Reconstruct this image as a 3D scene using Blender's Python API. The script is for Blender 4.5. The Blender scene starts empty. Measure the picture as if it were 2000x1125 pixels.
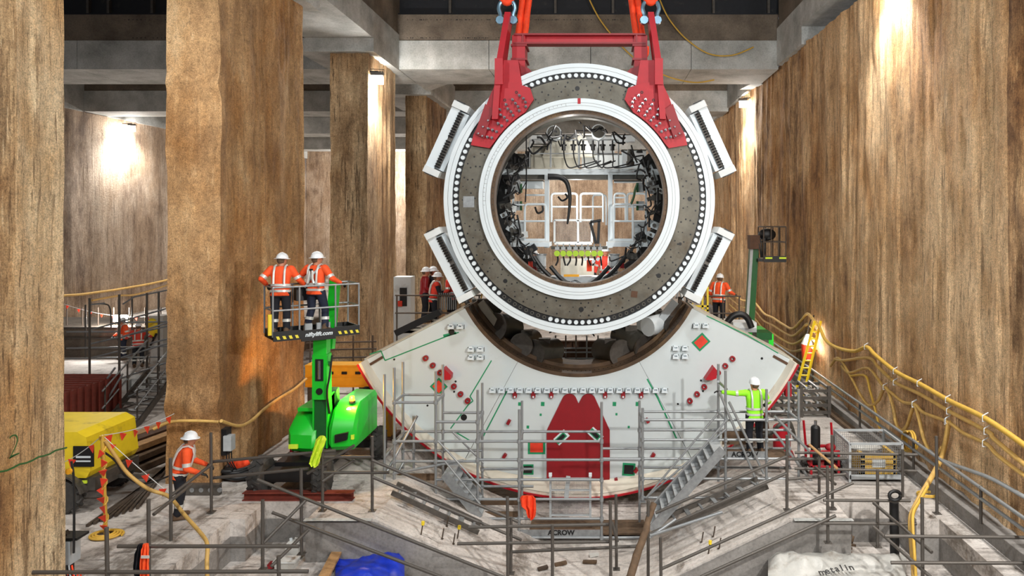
import bpy, math, random
import numpy as np
from mathutils import Vector, Matrix
random.seed(7)
SC = bpy.context.scene
COL = SC.collection
V = Vector
# ------------------------------------------------------------------ camera, world, lamps, exposure
F, U0, V0, EYE = 1450.0, 1170.0, 430.0, 6.0      # focal length, principal point (2000x1125 frame), eye height
cd = bpy.data.cameras.new('camera'); cam = bpy.data.objects.new('camera', cd); COL.objects.link(cam)
cam.location = (0, 0, EYE); cam.rotation_euler = (math.pi/2, 0, 0)
cd.sensor_width = 36; cd.lens = 36*F/2000; cd.shift_x = (1000-U0)/2000; cd.shift_y = (V0-562.5)/2000
cd.clip_end = 300
SC.camera = cam
w = bpy.data.worlds.new('world'); SC.world = w; w.use_nodes = True
w.node_tree.nodes['Background'].inputs[0].default_value = (.72, .80, .9, 1)
w.node_tree.nodes['Background'].inputs[1].default_value = .16
SC.view_settings.view_transform = 'Standard'; SC.view_settings.look = 'None'
SC.view_settings.exposure = 0.1; SC.view_settings.gamma = 1; SC.view_settings.use_curve_mapping = False

def P(u, v, Y): return V(((u-U0)*Y/F, Y, EYE-(v-V0)*Y/F))
def G(u, v, z=0.0): return P(u, v, (EYE-z)*F/(v-V0))
def XP(u, v, X):                                  # the point on the plane x = X
    return P(u, v, X*F/(u-U0))

def spot(name, loc, target, watt, size=120, blend=.6, r=.25, col=(1, .97, .92)):
    d = bpy.data.lights.new(name, 'SPOT'); o = bpy.data.objects.new(name, d); COL.objects.link(o)
    d.energy = watt; d.spot_size = math.radians(size); d.spot_blend = blend; d.shadow_soft_size = r; d.color = col
    o.location = loc; o.rotation_euler = (V(target)-V(loc)).to_track_quat('-Z', 'Y').to_euler()
    return o
def point(name, loc, watt, r=.15, col=(1, .97, .92)):
    d = bpy.data.lights.new(name, 'POINT'); o = bpy.data.objects.new(name, d); COL.objects.link(o)
    d.energy = watt; d.shadow_soft_size = r; d.color = col; o.location = loc
    return o
# site floodlights: on the right wall near the viewer, on the left pier near the viewer, and an unseen overhead fill added to brighten the deck
spot('floodlight_right', (6.9, 5.0, 7.6), (-3, 19, 4.5), 3900, 130, .7, .14, (1, .975, .93))
spot('floodlight_left', (-7.6, 4.0, 11.8), (0, 20, 3.5), 2200, 130, .7, .2, (.97, 1, 1))
spot('fill_overhead', (0.5, 8.0, 15.6), (0.5, 17.5, 0), 2400, 130, .8, .5, (.96, 1, 1))
spot('floodlight_behind', (1.5, -3.0, 13.0), (-1, 22, 6.5), 1100, 120, .8, .6, (.94, 1, 1))

spot('fill_left_bay', (-11.5, 9.0, 12.2), (-15, 23, 0), 3200, 110, .8, .25)  # unseen spot added to brighten the left bay
# ------------------------------------------------------------------ materials
MATS = {}
def lin(c):
    return tuple(((x/255)/12.92 if x/255 <= .04045 else ((x/255+.055)/1.055)**2.4) for x in c)
def _new(name):
    m = bpy.data.materials.new(name); m.use_nodes = True; nt = m.node_tree; MATS[name] = m
    return m, nt, nt.nodes['Principled BSDF']
def N(nt, t, **kw):
    n = nt.nodes.new(t)
    for k, v in kw.items():
        if k in n.inputs: n.inputs[k].default_value = v
        else: setattr(n, k, v)
    return n
def ramp(nt, fac, stops):
    r = nt.nodes.new('ShaderNodeValToRGB'); e = r.color_ramp.elements
    while len(e) < len(stops): e.new(.5)
    for q, (p, c) in zip(e, stops): q.position = p; q.color = (*c, 1) if len(c) == 3 else c
    nt.links.new(fac, r.inputs[0]); return r
def mixc(nt, fac, a, b, mode='MIX'):
    m = nt.nodes.new('ShaderNodeMix'); m.data_type = 'RGBA'; m.blend_type = mode
    for i, x in ((0, fac), (6, a), (7, b)):
        if hasattr(x, 'is_linked'): nt.links.new(x, m.inputs[i])
        elif i == 0: m.inputs[0].default_value = x
        else: m.inputs[i].default_value = (*x, 1)
    return m.outputs[2]
def coords(nt, scale=(1, 1, 1), loc=(0, 0, 0), world=False):
    m = N(nt, 'ShaderNodeMapping'); m.inputs['Scale'].default_value = scale; m.inputs['Location'].default_value = loc
    if world:
        g = N(nt, 'ShaderNodeNewGeometry'); nt.links.new(g.outputs['Position'], m.inputs['Vector'])
    else:
        t = N(nt, 'ShaderNodeTexCoord'); nt.links.new(t.outputs['Object'], m.inputs['Vector'])
    return m.outputs[0]
def noise(nt, vec, scale, detail=4, rough=.6):
    n = N(nt, 'ShaderNodeTexNoise', Scale=scale, Detail=detail, Roughness=rough); nt.links.new(vec, n.inputs['Vector'])
    return n.outputs['Fac']
def paint(name, rgb, rough=.5, metal=0., var=.12, scale=6., bump=0., dirt=None, emit=None):
    """plain finish with a little mottling; dirt = (rgb, amount) adds blotches of grime"""
    m, nt, b = _new(name); c = lin(rgb)
    vec = coords(nt)
    n = noise(nt, vec, scale, 5)
    lo = tuple(max(0, x*(1-var)) for x in c); hi = tuple(min(1, x*(1+var)) for x in c)
    col = ramp(nt, n, [(.3, lo), (.7, hi)]).outputs[0]
    if dirt:
        n2 = noise(nt, coords(nt, loc=(3, 7, 1)), scale*.35, 8, .7)
        f = ramp(nt, n2, [(.62-dirt[1]*.3, (0, 0, 0)), (.78-dirt[1]*.2, (1, 1, 1))]).outputs[0]
        col = mixc(nt, f, col, lin(dirt[0]))
    nt.links.new(col, b.inputs['Base Color'])
    b.inputs['Roughness'].default_value = rough; b.inputs['Metallic'].default_value = metal
    if bump:
        bp = N(nt, 'ShaderNodeBump', Strength=bump, Distance=.02); nt.links.new(noise(nt, vec, scale*4, 6), bp.inputs['Height'])
        nt.links.new(bp.outputs[0], b.inputs['Normal'])
    if emit:
        b.inputs['Emission Color'].default_value = (*lin(emit[0]), 1); b.inputs['Emission Strength'].default_value = emit[1]
    return m
def diaphragm(name, light, mid, dark, stain, seed=0., streak=1., panel=2.75, runs=1.):
    """soil-cast concrete: panel-to-panel tone, blotches, thin broken drip streaks, grit and pits"""
    m, nt, b = _new(name); W_ = True
    va = coords(nt, (1.3*streak, 1.3*streak, .16), (seed, seed*2, 0), W_)
    vb = coords(nt, (5.2*streak, 5.2*streak, .34), (seed+5, 0, seed), W_)
    vf = coords(nt, (15*streak, 15*streak, 1.1), (seed+1, 4, seed), W_)
    vd = coords(nt, (1, 1, 1), (0, seed, 0), W_)
    a = noise(nt, va, 1, 5, .6); c = noise(nt, vb, 1, 7, .75); ff = noise(nt, vf, 1, 5, .7)
    blot = noise(nt, coords(nt, (.9, .9, .55), (seed+2, 8, 1), W_), 1, 8, .72)
    s = noise(nt, vd, 9, 8, .8); s2 = noise(nt, vd, 38, 4, .85)
    g = N(nt, 'ShaderNodeNewGeometry'); sep = N(nt, 'ShaderNodeSeparateXYZ'); nt.links.new(g.outputs['Position'], sep.inputs[0])
    dv = N(nt, 'ShaderNodeMath', operation='DIVIDE'); nt.links.new(sep.outputs[1], dv.inputs[0]); dv.inputs[1].default_value = panel
    fl = N(nt, 'ShaderNodeMath', operation='FLOOR'); nt.links.new(dv.outputs[0], fl.inputs[0])
    wn = N(nt, 'ShaderNodeTexWhiteNoise'); wn.noise_dimensions = '1D'; ad = N(nt, 'ShaderNodeMath', operation='ADD'); nt.links.new(fl.outputs[0], ad.inputs[0]); ad.inputs[1].default_value = seed+.37
    nt.links.new(ad.outputs[0], wn.inputs['W'])
    def mad(x, k, y):
        q = N(nt, 'ShaderNodeMath', operation='MULTIPLY_ADD'); nt.links.new(x, q.inputs[0]); q.inputs[1].default_value = k
        if hasattr(y, 'is_linked'): nt.links.new(y, q.inputs[2])
        else: q.inputs[2].default_value = y
        return q.outputs[0]
    tone = mad(wn.outputs['Value'], .2, mad(blot, .75, mad(a, .45, -.1)))
    col = ramp(nt, tone, [(.42, lin(dark)), (.56, lin(mid)), (.74, lin(light))]).outputs[0]
    # wide soft runs, thin broken runs, hairline runs
    bk = ramp(nt, blot, [(.40, (.25, .25, .25)), (.56, (1, 1, 1))]).outputs[0]
    f = mixc(nt, 1.0, ramp(nt, c, [(.40, (.9*runs,)*3), (.465, (0, 0, 0))]).outputs[0], bk, 'MULTIPLY')
    col = mixc(nt, f, col, tuple(x*.62 for x in lin(dark)))
    f = mixc(nt, 1.0, ramp(nt, ff, [(.38, (.9*runs,)*3), (.43, (0, 0, 0))]).outputs[0], ramp(nt, a, [(.40, (0, 0, 0)), (.54, (1, 1, 1))]).outputs[0], 'MULTIPLY')
    col = mixc(nt, f, col, tuple(x*.5 for x in lin(dark)))
    f = mixc(nt, 1.0, ramp(nt, ff, [(.58, (0, 0, 0)), (.64, (.8*runs,)*3)]).outputs[0], bk, 'MULTIPLY')
    col = mixc(nt, f, col, tuple(min(1, x*1.25) for x in lin(light)))
    p = noise(nt, coords(nt, (.35, .35, .22), (seed, 3, 9), W_), 1, 4)
    col = mixc(nt, ramp(nt, p, [(.44, (0, 0, 0)), (.60, (.85, .85, .85))]).outputs[0], col, lin(stain), 'MULTIPLY')
    col = mixc(nt, .7, col, ramp(nt, s, [(.30, (.36, .34, .33)), (.47, (1, 1, 1)), (.66, (1.35, 1.35, 1.35))]).outputs[0], 'MULTIPLY')
    col = mixc(nt, .8, col, ramp(nt, s2, [(.34, (.34, .31, .29)), (.5, (1, 1, 1)), (.66, (1.4, 1.4, 1.4))]).outputs[0], 'MULTIPLY')
    nt.links.new(col, b.inputs['Base Color']); b.inputs['Roughness'].default_value = .93
    bp = N(nt, 'ShaderNodeBump', Strength=.9, Distance=.05); nt.links.new(mad(c, 1.0, mad(ff, .5, s)), bp.inputs['Height'])
    nt.links.new(bp.outputs[0], b.inputs['Normal'])
    return m
def cast(name, light, dark, scale=.9, dust=None, bump=.3, marks=0.):
    """formed concrete: cloudy tone, fine speckle, dusty patches and dragged dirt"""
    m, nt, b = _new(name); v = coords(nt, world=True)
    n = noise(nt, v, scale, 6, .65); s = noise(nt, v, 16, 5, .75)
    col = ramp(nt, n, [(.33, lin(dark)), (.62, lin(light))]).outputs[0]
    col = mixc(nt, .5, col, ramp(nt, s, [(.34, (.5, .5, .5)), (.52, (1, 1, 1)), (.7, (1.15, 1.15, 1.15))]).outputs[0], 'MULTIPLY')
    if dust:
        d = noise(nt, coords(nt, (1, .55, 1), (9, 4, 2), True), .8, 8, .72)
        f = ramp(nt, d, [(.54, (0, 0, 0)), (.63, (.9, .9, .9))]).outputs[0]
        col = mixc(nt, f, col, lin(dust))
    if marks:
        q = noise(nt, coords(nt, (.9, 6, 3), (2, 2, 7), True), 1, 6, .75)
        f = ramp(nt, q, [(.33, (1, 1, 1)), (.44, (0, 0, 0))]).outputs[0]
        k = N(nt, 'ShaderNodeMath', operation='MULTIPLY'); nt.links.new(f, k.inputs[0]); k.inputs[1].default_value = marks
        col = mixc(nt, k.outputs[0], col, lin((74, 66, 60)))
    nt.links.new(col, b.inputs['Base Color']); b.inputs['Roughness'].default_value = .85
    bp = N(nt, 'ShaderNodeBump', Strength=bump, Distance=.03); nt.links.new(s, bp.inputs['Height'])
    nt.links.new(bp.outputs[0], b.inputs['Normal'])
    return m
diaphragm('pier_near', (234, 210, 172), (212, 180, 136), (142, 108, 72), (228, 202, 168), 0, runs=.85)
diaphragm('pier_mid', (224, 195, 153), (202, 162, 115), (156, 121, 83), (224, 198, 158), 4, .7, runs=.4)
diaphragm('pier_far', (218, 192, 154), (178, 148, 112), (100, 78, 55), (206, 186, 162), 9, runs=.9)
diaphragm('wall_tan', (236, 202, 158), (208, 167, 120), (124, 92, 63), (214, 190, 156), 13, runs=.7)
diaphragm('wall_grey', (208, 190, 170), (184, 164, 144), (128, 109, 94), (220, 208, 194), 21, runs=.6)
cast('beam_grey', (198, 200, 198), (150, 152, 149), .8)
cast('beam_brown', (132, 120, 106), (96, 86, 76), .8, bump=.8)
cast('deck', (214, 207, 201), (170, 162, 155), .7, dust=(116, 107, 98), marks=.9)
cast('kerb', (150, 146, 142), (108, 104, 100), .6)
paint('steel_dark', (34, 36, 42), .6, .2, dirt=((70, 66, 62), .1))
paint('galv', (150, 153, 155), .42, .5, .2, 9, .1)
paint('tube_dark', (92, 87, 82), .5, .45, .25, 7, .1)
paint('tube_rust', (84, 72, 62), .6, .3, .3, 7, .2)
paint('white', (214, 223, 228), .42, 0, .03, 3)
paint('white_dirty', (214, 218, 218), .5, 0, .05, 2, 0, ((150, 140, 126), .12))
paint('shield_white', (200, 208, 210), .5, 0, .03, 1.2, 0, ((182, 186, 184), .1))
paint('cream', (222, 214, 198), .55, 0, .06, 2, 0, ((160, 120, 80), .15))
paint('red', (172, 6, 28), .5, 0, .1, 4)
paint('red_dark', (138, 12, 24), .5, 0, .1, 3)
paint('red_bright', (222, 60, 36), .5)
paint('green_mark', (22, 140, 92), .6)
paint('green_lift', (24, 190, 44), .35, 0, .06, 3)
paint('green_lift_dark', (14, 84, 34), .45)
paint('face_steel', (100, 96, 86), .5, .3, .3, 2.2, .15, ((74, 60, 40), .45))
paint('bore', (88, 68, 50), .6, .25, .35, 2.5, .4, ((126, 98, 62), .3))
paint('black', (16, 16, 18), .5)
paint('black_cloth', (22, 24, 32), .85)
paint('navy', (28, 34, 54), .85, 0, .2, 14)
paint('hivis_orange', (250, 88, 34), .75, 0, .08, 12, .2)
paint('hivis_red', (222, 62, 44), .75, 0, .08, 12, .2)
paint('hivis_yellow', (150, 240, 40), .75, 0, .08, 12, .2)
paint('reflective', (214, 214, 208), .35, .2)
paint('skin', (190, 128, 98), .6)
paint('helmet', (238, 240, 242), .3)
paint('boot', (96, 74, 54), .8)
paint('sling', (250, 70, 26), .7, 0, .15, 10, .5)
paint('hose', (206, 166, 92), .6, 0, .15, 5, .1, ((150, 116, 64), .2))
paint('hose_yellow', (210, 168, 66), .55, 0, .12, 5)
paint('cable', (20, 20, 22), .5)
paint('rubber', (62, 60, 58), .9, 0, .2, 10, .3)
paint('timber', (172, 132, 88), .8, 0, .25, 8, .3)
paint('timber_dark', (96, 76, 57), .85, 0, .3, 8, .3)
paint('rust', (120, 52, 40), .8, .1, .25, 4, .3)
paint('rust_brown', (92, 66, 50), .8, .2, .25, 4, .3)
paint('yellow', (236, 206, 40), .45, 0, .06, 4, 0, ((150, 120, 50), .12))
paint('amber', (226, 160, 30), .5, 0, .1, 4)
paint('blue_tarp', (22, 54, 190), .35, 0, .15, 8, .3)
paint('poly_white', (190, 189, 184), .35, 0, .08, 8, .3, ((150, 140, 128), .2))
paint('lime', (180, 214, 60), .4)
paint('hi_yellow', (216, 240, 60), .7)
paint('motor_grey', (82, 80, 74), .5, .3, .15, 5)
paint('machine_beige', (180, 176, 162), .5, 0, .08, 4, 0, ((130, 120, 104), .25))
paint('chrome', (160, 162, 166), .2, .9)
paint('shackle', (110, 140, 160), .35, .6)
paint('lamp_glass', (255, 255, 255), .3, emit=((255, 246, 232), 45))
paint('amber_glass', (255, 150, 30), .3, emit=((255, 140, 20), 14))
paint('sign_yellow', (230, 214, 60), .5)
paint('grey_box', (166, 170, 172), .5)

# ------------------------------------------------------------------ mesh helpers
WO = {}
def tag(o, label, cat, group=None):
    o['label'] = label; o['category'] = cat
    if group: o['group'] = group
    return o
def structure(o): o['kind'] = 'structure'; return o
def stuff(o): o['kind'] = 'stuff'; return o
def thing(name, label, cat, loc, group=None):
    o = bpy.data.objects.new(name, None); COL.objects.link(o); o.location = loc; o.empty_display_size = .1
    WO[o.name] = V(loc); return tag(o, label, cat, group)
def place(o, parent, at):
    COL.objects.link(o); WO[o.name] = V(at)
    if parent is not None: o.parent = parent; o.location = V(at)-WO[parent.name]
    else: o.location = at
    return o
class MB:
    def __init__(s, M=None): s.v = []; s.f = []; s.m = []; s.cur = 0; s.M = M
    def add(s, vs, fs):
        n = len(s.v)
        for p in vs:
            p = V(p); s.v.append(s.M @ p if s.M is not None else p)
        s.f += [tuple(i+n for i in f) for f in fs]; s.m += [s.cur]*len(fs); return s
    def box(s, a, b):
        x0, y0, z0 = (min(p, q) for p, q in zip(a, b)); x1, y1, z1 = (max(p, q) for p, q in zip(a, b))
        return s.add([(x0,y0,z0),(x1,y0,z0),(x1,y1,z0),(x0,y1,z0),(x0,y0,z1),(x1,y0,z1),(x1,y1,z1),(x0,y1,z1)],
                     [(0,3,2,1),(4,5,6,7),(0,1,5,4),(1,2,6,5),(2,3,7,6),(3,0,4,7)])
    def bar(s, a, b, w, h, up=(0, 0, 1)):
        a, b = V(a), V(b); d = (b-a).normalized(); r = d.cross(V(up))
        if r.length < 1e-4: r = d.cross(V((1, 0, 0)))
        r.normalize(); t = r.cross(d); r *= w/2; t *= h/2
        return s.add([a-r-t, a+r-t, a+r+t, a-r+t, b-r-t, b+r-t, b+r+t, b-r+t],
                     [(0,1,2,3),(7,6,5,4),(4,5,1,0),(5,6,2,1),(6,7,3,2),(7,4,0,3)])
    def cyl(s, a, b, r, r2=None, n=14):
        a, b = V(a), V(b); r2 = r if r2 is None else r2; d = (b-a).normalized()
        x = d.orthogonal().normalized(); y = d.cross(x); vs = []
        for c, q in ((a, r), (b, r2)):
            for i in range(n):
                t = 2*math.pi*i/n; vs.append(c+(x*math.cos(t)+y*math.sin(t))*q)
        return s.add(vs, [tuple(range(n))[::-1], tuple(range(n, 2*n))]+[(i, (i+1) % n, n+(i+1) % n, n+i) for i in range(n)])
    def sph(s, c, r, sc=(1, 1, 1), n=12, m=8, rot=None):
        c = V(c); vs = []; fs = []
        for j in range(m+1):
            ph = math.pi*j/m
            for i in range(n):
                t = 2*math.pi*i/n
                p = V((math.sin(ph)*math.cos(t)*r*sc[0], math.sin(ph)*math.sin(t)*r*sc[1], math.cos(ph)*r*sc[2]))
                vs.append(c+(rot @ p if rot is not None else p))
        for j in range(m):
            for i in range(n): fs.append((j*n+i, (j+1)*n+i, (j+1)*n+(i+1) % n, j*n+(i+1) % n))
        return s.add(vs, fs)
    def tube(s, pts, r, n=8, closed=False, caps=True):
        pts = [V(p) for p in pts]; k = len(pts); vs = []; x = None
        for i, p in enumerate(pts):
            d = (pts[min(i+1, k-1)]-pts[max(i-1, 0)])
            if closed: d = pts[(i+1) % k]-pts[i-1]
            d.normalize()
            x = d.orthogonal() if x is None else x-d*x.dot(d)
            x.normalize(); y = d.cross(x)
            rr = r[i] if isinstance(r, (list, tuple)) else r
            for j in range(n):
                t = 2*math.pi*j/n; vs.append(p+(x*math.cos(t)+y*math.sin(t))*rr)
        fs = [(i*n+j, i*n+(j+1) % n, (i+1)*n+(j+1) % n, (i+1)*n+j) for i in range(k-1) for j in range(n)]
        if closed: fs += [((k-1)*n+j, (k-1)*n+(j+1) % n, (j+1) % n, j) for j in range(n)]
        elif caps: fs += [tuple(range(n))[::-1], tuple(range((k-1)*n, k*n))]
        return s.add(vs, fs)
    def prism(s, poly, y0, y1):                    # poly of (x, z), swept along y
        n = len(poly)
        return s.add([(x, y0, z) for x, z in poly]+[(x, y1, z) for x, z in poly],
                     [tuple(range(n)), tuple(range(2*n-1, n-1, -1))]+[(i, n+i, n+(i+1) % n, (i+1) % n) for i in range(n)])
    def prismx(s, poly, x0, x1):                   # poly of (y, z), swept along x
        n = len(poly)
        return s.add([(x0, y, z) for y, z in poly]+[(x1, y, z) for y, z in poly],
                     [tuple(range(n)), tuple(range(2*n-1, n-1, -1))]+[(i, n+i, n+(i+1) % n, (i+1) % n) for i in range(n)])
    def prismz(s, poly, z0, z1):
        n = len(poly)
        return s.add([(x, y, z0) for x, y in poly]+[(x, y, z1) for x, y in poly],
                     [tuple(range(n)), tuple(range(2*n-1, n-1, -1))]+[(i, n+i, n+(i+1) % n, (i+1) % n) for i in range(n)])
    def annulus(s, cx, cz, r0, r1, y0, y1, a0=0., a1=360., n=96):
        full = abs(a1-a0) >= 359.9; k = n if full else n+1; vs = []
        for i in range(k):
            t = math.radians(a0+(a1-a0)*i/n); c, q = math.cos(t), math.sin(t)
            vs += [(cx+r0*c, y0, cz+r0*q), (cx+r1*c, y0, cz+r1*q), (cx+r1*c, y1, cz+r1*q), (cx+r0*c, y1, cz+r0*q)]
        fs = []
        for i in range(n):
            a, b = 4*i, 4*((i+1) % k)
            fs += [(a+j, a+(j+1) % 4, b+(j+1) % 4, b+j) for j in range(4)]
        if not full: fs += [(0, 3, 2, 1), tuple(4*(k-1)+j for j in range(4))]
        return s.add(vs, fs)
    def loft(s, rings, caps=True):
        n = len(rings[0]); vs = [p for r in rings for p in r]
        fs = [(i*n+j, i*n+(j+1) % n, (i+1)*n+(j+1) % n, (i+1)*n+j) for i in range(len(rings)-1) for j in range(n)]
        if caps: fs += [tuple(range(n))[::-1], tuple(range(len(vs)-n, len(vs)))]
        return s.add(vs, fs)
    def sheet(s, rows, th=.01):                    # grid of points given a small thickness along z
        a, b = len(rows), len(rows[0]); top = [V(p) for r in rows for p in r]; bot = [p-V((0, 0, th)) for p in top]; n = a*b
        fs = []
        for i in range(a-1):
            for j in range(b-1):
                q = (i*b+j, i*b+j+1, (i+1)*b+j+1, (i+1)*b+j); fs += [q, tuple(n+x for x in q[::-1])]
        edge = [j for j in range(b)]+[i*b+b-1 for i in range(1, a)]+[(a-1)*b+j for j in range(b-2, -1, -1)]+[i*b for i in range(a-2, 0, -1)]
        fs += [(edge[i], n+edge[i], n+edge[(i+1) % len(edge)], edge[(i+1) % len(edge)]) for i in range(len(edge))]
        return s.add(top+bot, fs)
    def mesh(s, name, mats, origin=None, smooth=False):
        v = np.array([tuple(p) for p in s.v])
        c = V((*((v.min(0)+v.max(0))/2)[:2], v[:, 2].min())) if origin is None else V(origin)
        me = bpy.data.meshes.new(name); me.from_pydata([tuple(p-c) for p in s.v], [], s.f)
        for m in (mats if isinstance(mats, (list, tuple)) else [mats]): me.materials.append(MATS[m])
        if any(s.m): me.polygons.foreach_set('material_index', s.m)
        fix_normals(me)
        if smooth: smooth_by(me, 40 if smooth is True else smooth)
        return me, c
    def build(s, name, mats, parent=None, smooth=False, origin=None):
        me, c = s.mesh(name, mats, origin, smooth)
        return place(bpy.data.objects.new(name, me), parent, c)
import bmesh
def fix_normals(me):
    b = bmesh.new(); b.from_mesh(me); bmesh.ops.recalc_face_normals(b, faces=b.faces); b.to_mesh(me); b.free()
def smooth_by(me, deg):
    me.polygons.foreach_set('use_smooth', [True]*len(me.polygons))
    b = bmesh.new(); b.from_mesh(me); lim = math.radians(deg)
    for e in b.edges: e.smooth = len(e.link_faces) == 2 and e.calc_face_angle(0) < lim
    b.to_mesh(me); b.free()
_unit = {}
def unit_rod(mat, n=10):
    k = (mat, n)
    if k not in _unit:
        _unit[k] = MB().cyl((0, 0, -.5), (0, 0, .5), 1, n=n).mesh('rod', mat, (0, 0, 0), 40)[0]
    return _unit[k]
def rod(name, parent, a, b, r, mat):
    """a straight round member; all members of one finish share a mesh"""
    a, b = V(a), V(b); o = bpy.data.objects.new(name, unit_rod(mat)); d = b-a
    place(o, parent, (a+b)/2); o.rotation_mode = 'QUATERNION'; o.rotation_quaternion = d.to_track_quat('Z', 'Y'); o.scale = (r, r, d.length)
    return o
def shared(me, name, parent, at, rot=None, scale=None):
    o = bpy.data.objects.new(name, me); place(o, parent, at)
    if rot is not None: o.rotation_euler = rot
    if scale is not None: o.scale = scale
    return o
def spline(pts, k=6):
    pts = [V(p) for p in pts]; out = []
    for i in range(len(pts)-1):
        a, b, c, d = pts[max(i-1, 0)], pts[i], pts[i+1], pts[min(i+2, len(pts)-1)]
        for j in range(k):
            t = j/k; out.append(.5*((2*b)+(c-a)*t+(2*a-5*b+4*c-d)*t*t+(3*b-a-3*c+d)*t**3))
    return out+[pts[-1]]
def lettering(text, mat, parent, at, size, rot=(math.pi/2, 0, 0), name='lettering', bold=0., align='CENTER', shear=0.):
    c = bpy.data.curves.new('text', 'FONT'); c.body = text; c.size = size; c.align_x = align; c.align_y = 'CENTER'; c.extrude = .002
    c.offset = bold; c.resolution_u = 3; c.shear = shear
    o = bpy.data.objects.new('text', c); COL.objects.link(o)
    me = bpy.data.meshes.new_from_object(o.evaluated_get(bpy.context.evaluated_depsgraph_get()))
    bpy.data.objects.remove(o); me.materials.clear(); me.materials.append(MATS[mat])
    q = bpy.data.objects.new(name, me); place(q, parent, at); q.rotation_euler = rot
    return q
# lattice value noise for rough concrete surfaces
def vnoise(p, seed=0):
    i = np.floor(p).astype(np.int64); f = p-i; f = f*f*(3-2*f); out = np.zeros(len(p))
    for dx in (0, 1):
        for dy in (0, 1):
            for dz in (0, 1):
                h = (i[:, 0]+dx)*374761393+(i[:, 1]+dy)*668265263+(i[:, 2]+dz)*2147483647+seed*144269
                h = (h ^ (h >> 13))*1274126177; h = (h ^ (h >> 16)) & 0xffff
                wgt = (f[:, 0] if dx else 1-f[:, 0])*(f[:, 1] if dy else 1-f[:, 1])*(f[:, 2] if dz else 1-f[:, 2])
                out += wgt*(h/65535.)
    return out*2-1
def ridged(p, seed, amp):
    return amp*(.6*vnoise(p*np.array((1.3, 1.3, .10)), seed)+.55*vnoise(p*np.array((5.5, 5.5, .25)), seed+1)+.3*vnoise(p*np.array((1.8, 1.8, 1.6)), seed+2)+.22*vnoise(p*np.array((7, 7, 3.)), seed+3))
def rough_block(name, lo, hi, mat, seed, amp=.05, ds=.11, dz=.3, lips=()):
    """upright block whose four sides are uneven like soil-cast concrete"""
    (x0, y0, z0), (x1, y1, z1) = lo, hi
    nx, ny, nz = (max(2, int((b-a)/d)) for a, b, d in ((x0, x1, ds), (y0, y1, ds), (z0, z1, dz)))
    loop = [(x0+(x1-x0)*i/nx, y0) for i in range(nx)]+[(x1, y0+(y1-y0)*i/ny) for i in range(ny)]
    loop += [(x1-(x1-x0)*i/nx, y1) for i in range(nx)]+[(x0, y1-(y1-y0)*i/ny) for i in range(ny)]
    k = len(loop); p = np.array([(x, y, z0+(z1-z0)*j/nz) for j in range(nz+1) for x, y in loop])
    q = p.copy(); q[:, 0] += ridged(p, seed, amp); q[:, 1] += ridged(p, seed+10, amp)
    for zi, h_ in lips:
        wz = zi+.22*vnoise(p*np.array((3, 3, 0)), seed+5); q[:, 1] -= np.where(np.abs(p[:, 1]-y0) < .01, h_*np.exp(-((p[:, 2]-wz)/.16)**2)*(.6+.5*vnoise(p*np.array((6, 6, 1)), seed+6)), 0)
    m = MB(); m.v = [V(t) for t in q]
    m.f = [(j*k+i, j*k+(i+1) % k, (j+1)*k+(i+1) % k, (j+1)*k+i) for j in range(nz) for i in range(k)]+[tuple(range(k))[::-1], tuple(range(nz*k, nz*k+k))]
    m.m = [0]*len(m.f)
    return m.build(name, mat, None, 60)
def rough_wall(name, axis, at, lo, hi, mat, seed, amp=.06, ds=.14, dz=.35, thick=.6, sign=1):
    """long wall: axis 'x' means the plane x = at; the uneven face looks towards -sign"""
    (s0, z0), (s1, z1) = lo, hi; ns, nz = int((s1-s0)/ds), int((z1-z0)/dz)
    g = [(s0+(s1-s0)*i/ns, z0+(z1-z0)*j/nz) for j in range(nz+1) for i in range(ns+1)]
    p = np.array([(at, s, z) if axis == 'x' else (s, at, z) for s, z in g]); d = ridged(p, seed, amp)
    p[:, 0 if axis == 'x' else 1] += d
    back = [(at+sign*thick, s, z) if axis == 'x' else (s, at+sign*thick, z) for s, z in ((s0, z0), (s1, z0), (s1, z1), (s0, z1))]
    m = MB(); n = len(p); m.v = [V(t) for t in p]+[V(t) for t in back]; w_ = ns+1
    m.f = [(j*w_+i, j*w_+i+1, (j+1)*w_+i+1, (j+1)*w_+i) for j in range(nz) for i in range(ns)]
    c = (0, ns, nz*w_+ns, nz*w_)
    m.f += [(n+3, n+2, n+1, n), (*range(0, w_), n+1, n), (*range(nz*w_+ns, nz*w_-1, -1), n+3, n+2)]
    m.f += [(n, n+3, *[j*w_ for j in range(nz, -1, -1)]), (n+1, *[j*w_+ns for j in range(nz+1)], n+2)]
    m.m = [0]*len(m.f)
    return m.build(name, mat, None, 60)
# ------------------------------------------------------------------ the station box
XR, XL, XP0, YB = 7.6, -30.0, -8.68, 76.0         # right wall, left wall, inner face of the pier row, end wall
ZB = 12.3                                          # soffit of the transverse beams
structure(rough_wall('wall_right', 'x', XR, (2, -2), (YB, 12.5), 'wall_tan', 3, .09, .1))
structure(rough_wall('wall_left', 'x', XL, (10, -1), (YB, 12.3), 'wall_grey', 5, .06, .3, .5, sign=-1))
structure(rough_wall('wall_back', 'y', YB, (XL, -1), (XR, 18.6), 'wall_grey', 6, .06, .3, .5))
# roof slab high above, closed and dark
structure(MB().box((XL-1, 13, 18.5), (XR+1, YB+1, 19.2)).build('ceiling', 'beam_brown'))
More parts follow.
